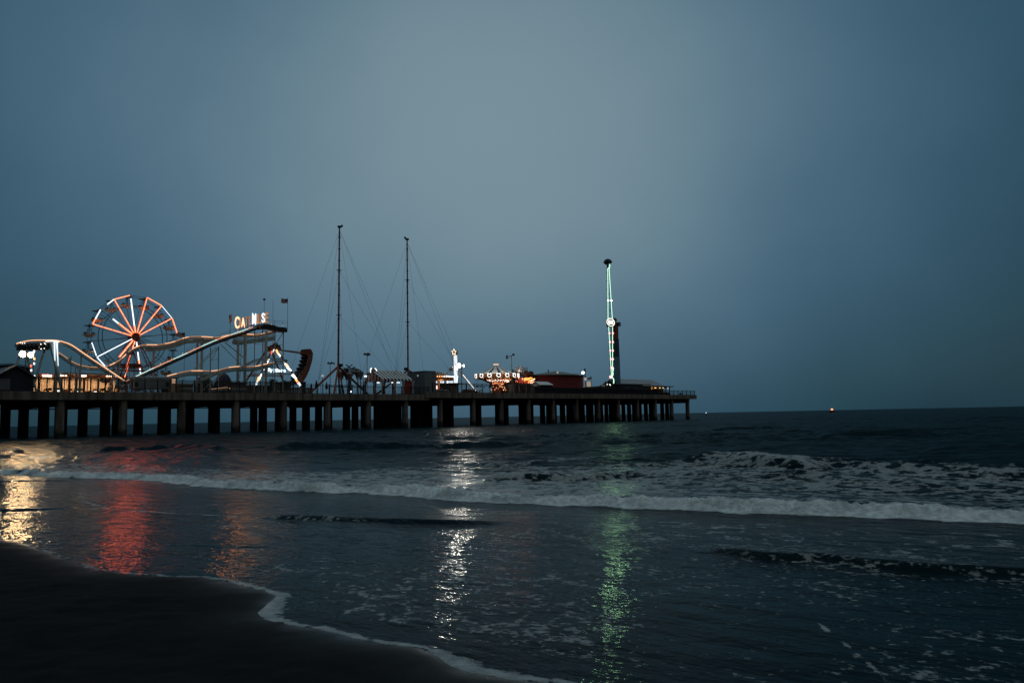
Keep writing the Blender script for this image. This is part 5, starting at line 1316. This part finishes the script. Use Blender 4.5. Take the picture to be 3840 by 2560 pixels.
for i in range(9):
    x = 1932 + i * 3.2; y0 = 1372 + r_.uniform(0, 10); c = P(x, y0, NW + 1); b2 = P(x, 1395, NW + 1)
    m = MB(); m.tube([b2, c], .16, 5, r2=.08); m.sph((c.x, NW + 1, c.z + .1), .16, 5); m.build('figure', mat('pale figure', (.40, .36, .33), .6), fh)
for y in (1378, 1383, 1388, 1393): MB().tube([P(1958, y, NW + 1.5), P(1978, y + 1, NW + 1.5)], .11, 5).build('slatted_panel', mat('pale figure', 0), fh)
for x in (1959, 1968, 1977): MB().tube([P(x, 1376, NW + 1.6), P(x, 1396, NW + 1.6)], .07, 5).build('panel_post', mat('pale figure', 0), fh)
a_, b_ = P(1958, 1414, NW - .1), P(2006, 1436, NW - .1); MB().box((a_.x, NW + 1.2, b_.z), (b_.x, NW + 1.45, a_.z)).build('neon_panel', em('red backlit panel', (.5, .04, .005), .5), fh)
NEO = em('orange neon', (1, .22, .04), 4.5); NEY = em('yellow neon', (1, .60, .28), 3)
def neon(pts, mt_, r_=.09): MB().tube([P(x, y, NW + 1.0) for x, y in pts], r_, 5).build('neon_tube', mt_, fh)
neon([(1966, 1420), (1972, 1417), (1980, 1419), (1988, 1416), (1996, 1417)], NEO, .13); neon([(1965, 1426), (1976, 1423), (1987, 1422)], NEO, .13); neon([(1990, 1428), (1998, 1424), (2005, 1420)], NEY, .16)
neon([(1970, 1418), (1971, 1422)], NEO); neon([(1976, 1417), (1977, 1421)], NEO); neon([(1983, 1417), (1985, 1421)], NEO); neon([(1991, 1415), (1992, 1420)], NEO); neon([(1982, 1435), (1986, 1430)], NEO, .11); neon([(1996, 1433), (2003, 1430)], NEO, .11)
for x, y, mm, s_ in ((1960, 1420, LPK, .22), (1951, 1421, LRD, .1), (1935, 1426, LPK, .13), (1940, 1430, LRD, .18), (1934, 1432, LPK, .08), (1966, 1421, LOC, .14), (1984, 1429, LOC, .13), (1991, 1435, LWH, .14), (1996, 1435, LWH, .1), (2003, 1431, LPK, .14), (1998, 1431, LRD, .12)):
    c = P(x, y, NW + .9); MB().sph(c, s_, 6).build('bulb', mm, fh)
ld = bpy.data.lights.new('neon_glow', 'POINT'); ld.energy = 60; ld.color = (1, .2, .05); ld.shadow_soft_size = .3; lo = bpy.data.objects.new('neon_glow', ld); COL.objects.link(lo); lo.parent = fh; c = P(1975, 1430, NW - 1.5); lo.location = c - Vector(fh['_o'])
# dark clutter stall in front
t = thing('dark_stall', 'dark stall with a sloping awning between the carousel and the small pale roof', 'stall', org(1950, 3.5))
a_, b_ = P(1930, 1443, 3.5), P(1990, 1439, 3.5)
MB().prism([(a_.x, ZR), (b_.x, ZR), (b_.x, b_.z - .2), (a_.x, a_.z - .2)], 3.8, 6).build('wall', mat('dark brown wall', 0), t)
m = MB(); m.ribbon([(a_.x - .2, 3.2, a_.z), (b_.x, 3.2, b_.z)], .18, 3); m.build('awning', dgrey, t)

# ------------------------------------------------------------------ red round building
RW = 14
rb = thing('round_red_building', 'low round barn red building with a shallow grey conical roof', 'building', org(2088, RW))
a_, b_ = P(2001, 1430, RW), P(2167, 1430, RW); cxx = (a_.x + b_.x) / 2; rr_ = (b_.x - a_.x) / 2
z_ = lambda y: P(2085, y, RW).z
fl = .62   # the plan is an oval
def oval(m_): m_.v = [(v[0], RW + (v[1] - RW) * fl, v[2]) for v in m_.v]; return m_
oval(MB().lathe((cxx, RW, 0), [(rr_, ZR), (rr_, z_(1408))], 28)).build('wall', red, rb)
oval(MB().lathe((cxx, RW, 0), [(rr_ * .98, z_(1409)), (rr_ * 1.1, z_(1410.5)), (rr_ * 1.1, z_(1409)), (rr_ * .45, z_(1398)), (.3, z_(1391))], 28)).build('roof', mat('weathered grey roof', (.17, .18, .17), .8), rb)
c = P(2019, 1398, RW - 4); MB().sph((c.x, RW - 1, c.z), .75, 10).build('roof_vent', brown, rb)
c = P(2091, 1396, RW - 5); MB().sph((c.x, RW - 5, c.z), .36, 8, 1.1).build('roof_lamp', em('dull roof lamp', (.8, .7, .6), .4), rb)
c = P(2056, 1389, RW); MB().lathe((c.x, RW, c.z - .5), [(.25, 0), (.2, .5), (.02, .9)], 8).build('finial', black, rb)
a2, b2 = P(2122, 1401, RW), P(2152, 1404, RW); MB().box((a2.x, RW - 2, b2.z - .4), (b2.x, RW + 2, a2.z)).build('roof_hatch', dgrey, rb)
c = P(2168, 1423, RW - 4); t = MB().sph((c.x, RW - 4, c.z), .36, 8).build('wall_lamp', em('salmon lamp', (1, .42, .28), 1.6), rb)
MB().tube([(c.x, RW - 4, c.z + .1), (c.x - .5, RW - 1.5, c.z + .5)], .06, 5).build('lamp_bracket', black, rb)
t = thing('small_gabled_kiosk', 'small dark kiosk with a pale grey roof in front of the red building', 'kiosk', org(2030, 2))
w0, w1 = 2.0, 6.6
a_ = P(2026, 1443, w0); b_ = P(2075, 1443, w0); r_ = P(2008, 1431, (w0 + w1) / 2)
MB().box((a_.x + .2, w0 + .2, ZR), (b_.x - .2, w1 - .2, a_.z)).build('wall', navy, t)
wm_ = (w0 + w1) / 2
for wa in (w0 - .2, w1 + .2):
    m = MB(); m.add([(a_.x, wa, a_.z), (b_.x, wa, a_.z), (b_.x, wm_, r_.z), (a_.x, wm_, r_.z), (a_.x, wa, a_.z + .1), (b_.x, wa, a_.z + .1), (b_.x, wm_, r_.z + .1), (a_.x, wm_, r_.z + .1)], [(0, 1, 2, 3), (7, 6, 5, 4), (0, 4, 5, 1), (1, 5, 6, 2), (3, 7, 4, 0), (2, 6, 7, 3)]); m.build('roof', mat('pale grey kiosk roof', (.55, .58, .60), .6), t)
m = MB(); m.add([(a_.x + .05, w0, a_.z), (a_.x + .05, w1, a_.z), (a_.x + .05, wm_, r_.z), (a_.x + .15, w0, a_.z), (a_.x + .15, w1, a_.z), (a_.x + .15, wm_, r_.z)], [(0, 1, 2), (5, 4, 3)]); m.build('gable', dgrey, t)
MB().box((a_.x - .02, wm_ - .9, a_.z - .2), (a_.x + .045, wm_ + .9, a_.z + .2)).build('nameboard', pale, t)
t = thing('white_canopy', 'small white peaked canopy right of the red building', 'canopy', org(2185, 8))
a_, b_ = P(2166, 1451, 8), P(2204, 1451, 8); c = P(2176, 1438, 8)
MB().add([(a_.x, 8, a_.z), (b_.x, 8, a_.z), (b_.x, 13, a_.z), (a_.x, 13, a_.z), (c.x, 10.5, c.z)], [(0, 1, 4), (1, 2, 4), (2, 3, 4), (3, 0, 4), (3, 2, 1, 0)]).build('roof', white, t)
for x in (a_.x + .1, b_.x - .1):
    for y in (8.1, 12.9): MB().tube([(x, y, ZR), (x, y, a_.z)], .05, 5).build('post', steel, t)
t = thing('sign_board', 'lit cream sign board on two dark posts beside the street lamp', 'sign', org(2208, 7))
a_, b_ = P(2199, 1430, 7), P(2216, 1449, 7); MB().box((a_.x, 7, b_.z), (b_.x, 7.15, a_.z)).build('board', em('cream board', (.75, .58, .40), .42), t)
for x in (a_.x - .12, b_.x + .12): MB().box((x - .1, 6.95, ZR), (x + .1, 7.2, a_.z + .1)).build('post', black, t)
flag('small striped flag fluttering above the cream sign board', 'flag', 2218, 2203, 2218, 1412, 1421, 7.5, flip=True, skew=-.45, polelow=1432)

# ------------------------------------------------------------------ booster tower
BW_ = 9
bt = thing('booster_ride', 'tall swinging arm ride edged in green light before a blue and red tower', 'booster ride', org(2300, BW_))
def pb(x, y, w=BW_): return P(x, y, w)
tw = 13
def twr(y0, x0, x1, y1, x2, x3, mt_, nm):
    a, b, c, d = pb(x0, y0, tw), pb(x1, y0, tw), pb(x2, y1, tw), pb(x3, y1, tw); ra, rb_ = (b.x - a.x) / 2, (d.x - c.x) / 2
    ca, cb = (a.x + b.x) / 2, (c.x + d.x) / 2; MB().tube([(ca, tw, a.z), (cb, tw, c.z)], ra, 14, r2=rb_).build(nm, mt_, bt)
bb = pb(2310, 1445, tw)
twr(1224, 2297.5, 2313.5, 1270, 2298, 2314, mat('red tower paint', (.26, .04, .045), .5), 'tower_section')
twr(1270, 2298, 2315, 1338, 2298, 2317, mat('navy tower paint', (.03, .05, .07), .5), 'tower_section')
twr(1338, 2298.5, 2317.5, 1440, 2302, 2321, mat('blue tower paint', (.10, .22, .32), .5), 'tower_section')
a_, b_ = pb(2303, 1440, tw), pb(2321, 1440, tw); MB().tube([((a_.x + b_.x) / 2, tw, ZR), ((a_.x + b_.x) / 2, tw, a_.z)], (b_.x - a_.x) / 2 * 1.1, 14).build('tower_base', mat('blue tower paint', 0), bt)
a_, b_ = pb(2297, 1198, tw - 1.5), pb(2312, 1224, tw - 1.5); MB().box((a_.x, tw - 1.5, b_.z), (b_.x, tw + 1.4, a_.z)).build('drive_housing', brown, bt)
c = pb(2305, 1200, tw); MB().sph((c.x, tw, c.z), .9, 10).build('housing_dome', brown, bt)
a_, b_ = pb(2313, 1208, tw), pb(2320, 1224, tw); MB().box((a_.x, tw - 1, b_.z), (b_.x, tw + 1, a_.z)).build('service_box', dgrey, bt)
m = MB()
for x in (2319,):
    m.tube([pb(x - 3, 1270, tw - 1.2), pb(x - 1, 1334, tw - 1.2)], .06, 4)
m.build('ladder', black, bt)
hubp = pb(2282, 1209)
MB().tube([(hubp.x, BW_ - .6, hubp.z), tuple(pb(2302, 1210, tw))], .5, 10).build('axle', brown, bt)
MB().tube([(hubp.x, BW_ - .9, hubp.z), (hubp.x, BW_ - .5, hubp.z)], 1.15, 20).build('hub_disc', brown, bt)
rr_ = pb(2296, 1209).x - hubp.x; rz_ = pb(2282, 1195).z - hubp.z
MB().tube([(hubp.x + rr_ * math.cos(x), BW_ - 1.0, hubp.z + rz_ * math.sin(x)) for x in [2 * math.pi * i / 28 for i in range(28)]], .13, 5, closed=True).build('hub_ring', em('hub ring light', (1, 1, .85), 1.6), bt)
a_, b_ = pb(2273, 1201), pb(2291, 1217)
MB().box((a_.x, BW_ - 1.1, b_.z), (b_.x, BW_ - .95, a_.z)).build('hub_panel', em('hub panel light', (1, 1, .97), 1.4), bt)
for nm, L0, L1, R0, R1, ys in (('arm_frame', (2274.5, 1007), (2275.5, 1196), (2279.5, 1007), (2291.5, 1196), (1030, 1060, 1095, 1128, 1168)), ('arm_frame', (2278, 1226), (2288.5, 1412), (2292.5, 1226), (2292.5, 1412), (1250, 1283, 1315, 1347, 1380))):
    l0, l1, r0_, r1_ = pb(*L0), pb(*L1), pb(*R0), pb(*R1); m = MB()
    for w_ in (-.35, .5):
        o_ = Vector((1.25 if w_ > 0 else 0, w_, 0)); m.tube([l0 + o_, l1 + o_], .13, 5); m.tube([r0_ + o_, r1_ + o_], .13, 5)
    for k in range(12):
        f0, f1 = k / 12, (k + 1) / 12; m.tube([l0.lerp(l1, f0), r0_.lerp(r1_, f1)] if k % 2 else [r0_.lerp(r1_, f0), l0.lerp(l1, f1)], .07, 4)
        m.tube([l0.lerp(l1, f0), r0_.lerp(r1_, f0)], .07, 4)
    m.build(nm, mat('dark green steel', (.03, .07, .05), .5), bt)
    dv = Vector((0, -.55, 0))
    for p, q in ((l0, l1), (r0_, r1_)): MB().tube([p + dv, q + dv], .12, 5).build('edge_light', LGR, bt); strip_light('edge_glow', p + dv, q + dv, .5, 16, (.46, 1, .48), bt)
    if ys[0] > 1200:
        for y in ys:
            f = (y - L0[1]) / (L1[1] - L0[1])
            for p, q in ((l0, l1), (r0_, r1_)): MB().sph(p.lerp(q, f) + dv * 1.3, .36, 6, 1.2).build('pink_bulb', LPK, bt)
    else:
        for p, q in ((l0, l1), (r0_, r1_)): MB().sph(p.lerp(q, .64) + dv * 1.3, .34, 6).build('joint_bulb', LWH, bt)
c = pb(2290.5, 1413, BW_ - .8); MB().sph(c, .6, 8).build('end_lamp', LPK, bt)
c = pb(2279, 982); m = MB(); m.sph(c, 1.45, 12, .82); m.build('gondola_shell', black, bt)
m = MB()
for k in range(6):
    an = 2 * math.pi * k / 6; m.sph((c.x + 1.15 * math.cos(an), BW_ + 1.15 * math.sin(an), c.z - .1), .48, 7)
m.build('gondola_seats', steel, bt)
MB().tube([c, pb(2278, 1007)], .3, 8).build('gondola_stem', steel, bt)
m = MB(); m.tube([pb(2286, 990, BW_ - .9), pb(2287, 997, BW_ - .9), pb(2285, 1004, BW_ - .9), pb(2281, 1006, BW_ - .9)], .14, 5); m.build('stem_light', LGR, bt)
c = pb(2298, 1434); m = MB(); m.sph(c, 1.25, 12, .8); m.build('gondola_shell', black, bt)
m = MB(); m.tube([pb(2297, 1416, BW_ - 1), pb(2301, 1421, BW_ - 1), pb(2302, 1430, BW_ - 1), pb(2301, 1437, BW_ - 1)], .17, 5); m.build('stem_light', LGR, bt)
m = MB(); m.tube([pb(2301, 1380, tw - 2), pb(2300, 1392, tw - 2)], .1, 4); m.build('tower_glint', LGR, bt); MB().tube([pb(2300, 1396, tw - 2), pb(2299, 1407, tw - 2)], .1, 4).build('tower_glint', LGR, bt)
# loading mound
t = thing('loading_platform', 'dark loading platform with low steps around the foot of the booster ride', 'platform', org(2280, 5))
pts = [(P(2215, 1452, 5).x, ZR), (P(2215, 1452, 5).x, P(2215, 1452, 5).z), (P(2250, 1446, 5).x, P(2250, 1447, 5).z), (P(2345, 1446, 5).x, P(2250, 1447, 5).z), (P(2345, 1446, 5).x, ZR)]
MB().prism(pts, 5, 16).build('deck', cdark, t)
a_, b_ = P(2256, 1441, 4.8), P(2267, 1450, 4.8); MB().box((a_.x, 4.6, b_.z), (b_.x, 4.95, a_.z)).build('control_box', white, t)
for x, y in ((2277, 1441), (2286, 1441), (2289, 1443)): c = P(x, y, 4.8); MB().sph((c.x, 4.8, c.z), .14, 6).build('lamp', LWH, t)

# ------------------------------------------------------------------ lights out at sea
def floater(px, py, dist, name, label, col, st_, r_, cat):
    d = ray(px, py); q = Vector((d.x, d.y, 0)).normalized() * dist; zc = EYE + d.z * dist / Vector((d.x, d.y, 0)).length
    q0 = q - P0; o_ = (q0.dot(A), q0.dot(B), 0.0)
    t = thing(name, label, cat, o_)
    k = r_ / .5
    MB().lathe((o_[0], o_[1], -.8 * k), [(.1, 0), (1.1 * k, .3 * k), (1.2 * k, 1.5 * k), (.5 * k, 1.9 * k)], 12).build('float', mat('buoy paint', (.18, .05, .03), .6), t)
    m = MB(); 
    for i in range(3):
        a = 2.1 * i; m.tube([(o_[0] + .5 * k * math.cos(a), o_[1] + .5 * k * math.sin(a), 1.0 * k), (o_[0], o_[1], zc)], .07 * k, 4)
    m.build('frame', steel, t)
    MB().sph((o_[0], o_[1], zc), r_, 10).build('lamp', em(name + ' ' + cat + col[0], col[1], st_), t)
floater(3120, 1535, 900, 'channel_buoy', 'tiny orange light of a buoy on the horizon at the right', ('a', (1, .33, .14)), 2.2, 1.15, 'buoy')
floater(2648, 1547, 900, 'channel_buoy', 'tiny white light on the horizon just beyond the pier end', ('b', (.9, 1, 1)), 1.6, .45, 'buoy')

# structures at the seaward end
w0, w1 = 12, 26
mid = (w0 + w1) / 2
gs = P(2317, 1447, w0 + 4).x
marquee(gs, P(2500, 1447, w0).x, w0, w1, P(2330, 1447, w0).z, P(2320, 1421, mid).z, 1, 'long grey roofed tent with a striped end wall right of the blue tower', nm='long_tent', gable=(cream, mat('black stripe cloth', (.02, .02, .025), .8)), ng=13, z0=ZR, roofm=(mat('grey tent cloth', (.26, .29, .32), .8), cream))
t = thing('dark_hall', 'dark flat hall with a pale panel on its roof near the pier end', 'building', org(2390, 2.5))
a_, b_ = P(2341, 1441, 2.5), P(2440, 1441, 2.5)
MB().box((a_.x, 2.5, ZR), (b_.x, 8, P(2380, 1441, 2.5).z)).build('wall', mat('dark blue wall', (.03, .045, .055), .8), t)
MB().box((a_.x - .2, 2.3, P(2380, 1441, 2.5).z), (b_.x + .2, 8.2, P(2380, 1440, 2.5).z + .08)).build('roof', dgrey, t)
c0, c1 = P(2411, 1438.5, 2.2), P(2439, 1448, 2.2); MB().box((c0.x, 2.15, c1.z), (c1.x, 2.28, c0.z)).build('roof_panel', mat('pale panel', (.42, .45, .46), .6), t)
for x in (2352, 2386, 2423): 
    c = P(x, 1462, 2.4); MB().box((c.x - .55, 2.42, c.z - .8), (c.x + .55, 2.495, c.z + .7)).build('window', dgrey, t)
t = thing('snack_kiosk', 'small open kiosk lit warm inside at the seaward end of the pier', 'kiosk', org(2480, 4))
a_, b_ = P(2450, 1446, 4), P(2524, 1449, 4)
MB().box((a_.x, 3.6, a_.z - .28), (b_.x, 8, a_.z)).build('roof', black, t)
MB().box((a_.x + .4, 7, ZR), (b_.x - 2.2, 7.2, a_.z - .3)).build('back_wall', mat('warm kiosk wall', (.50, .28, .12), .7), t)
MB().box((a_.x + .4, 4.1, ZR), (b_.x - 2, 4.5, ZR + 1.05)).build('counter', black, t)
for px in (2453, 2471, 2483, 2498, 2511): 
    c = P(px, 1450, 4); MB().box((c.x - .14, 4.0, ZR), (c.x + .14, 4.3, a_.z - .28)).build('post', black, t)
for px, s_ in ((2460, .55), (2477, .3), (2489, .3)):
    c = P(px, 1453.5, 4.4); MB().box((c.x - s_, 4.6, c.z - .14), (c.x + s_, 4.75, c.z + .10)).build('tube_lamp', em('kiosk tube', (1, .72, .42), 1.6), t)
c = P(2507, 1454, 4.4); MB().box((c.x - .2, 4.6, c.z - .5), (c.x + .2, 4.7, c.z + .25)).build('lit_panel', em('kiosk pale panel', (1, .8, .65), .6), t)
ld = bpy.data.lights.new('kiosk_lamp', 'POINT'); ld.energy = 70; ld.color = (1, .58, .25); ld.shadow_soft_size = .2; lo = bpy.data.objects.new('kiosk_lamp', ld); COL.objects.link(lo); lo.parent = t
lo.location = Vector((a_.x + 2.6, 5.6, a_.z - .6)) - Vector(t['_o'])
t = thing('end_bench', 'small dark bench and bin on the open deck at the very end of the pier', 'bench', org(2560, 4))
c = P(2556, 1470, 4); MB().box((c.x - .9, 4, ZR + .42), (c.x + .9, 4.5, ZR + .5)).build('seat', black, t); MB().box((c.x - .9, 4.5, ZR + .5), (c.x + .9, 4.56, ZR + .95)).build('backrest', black, t)
for dx in (-.8, .8): MB().box((c.x + dx - .05, 4.05, ZR), (c.x + dx + .05, 4.5, ZR + .42)).build('leg', black, t)
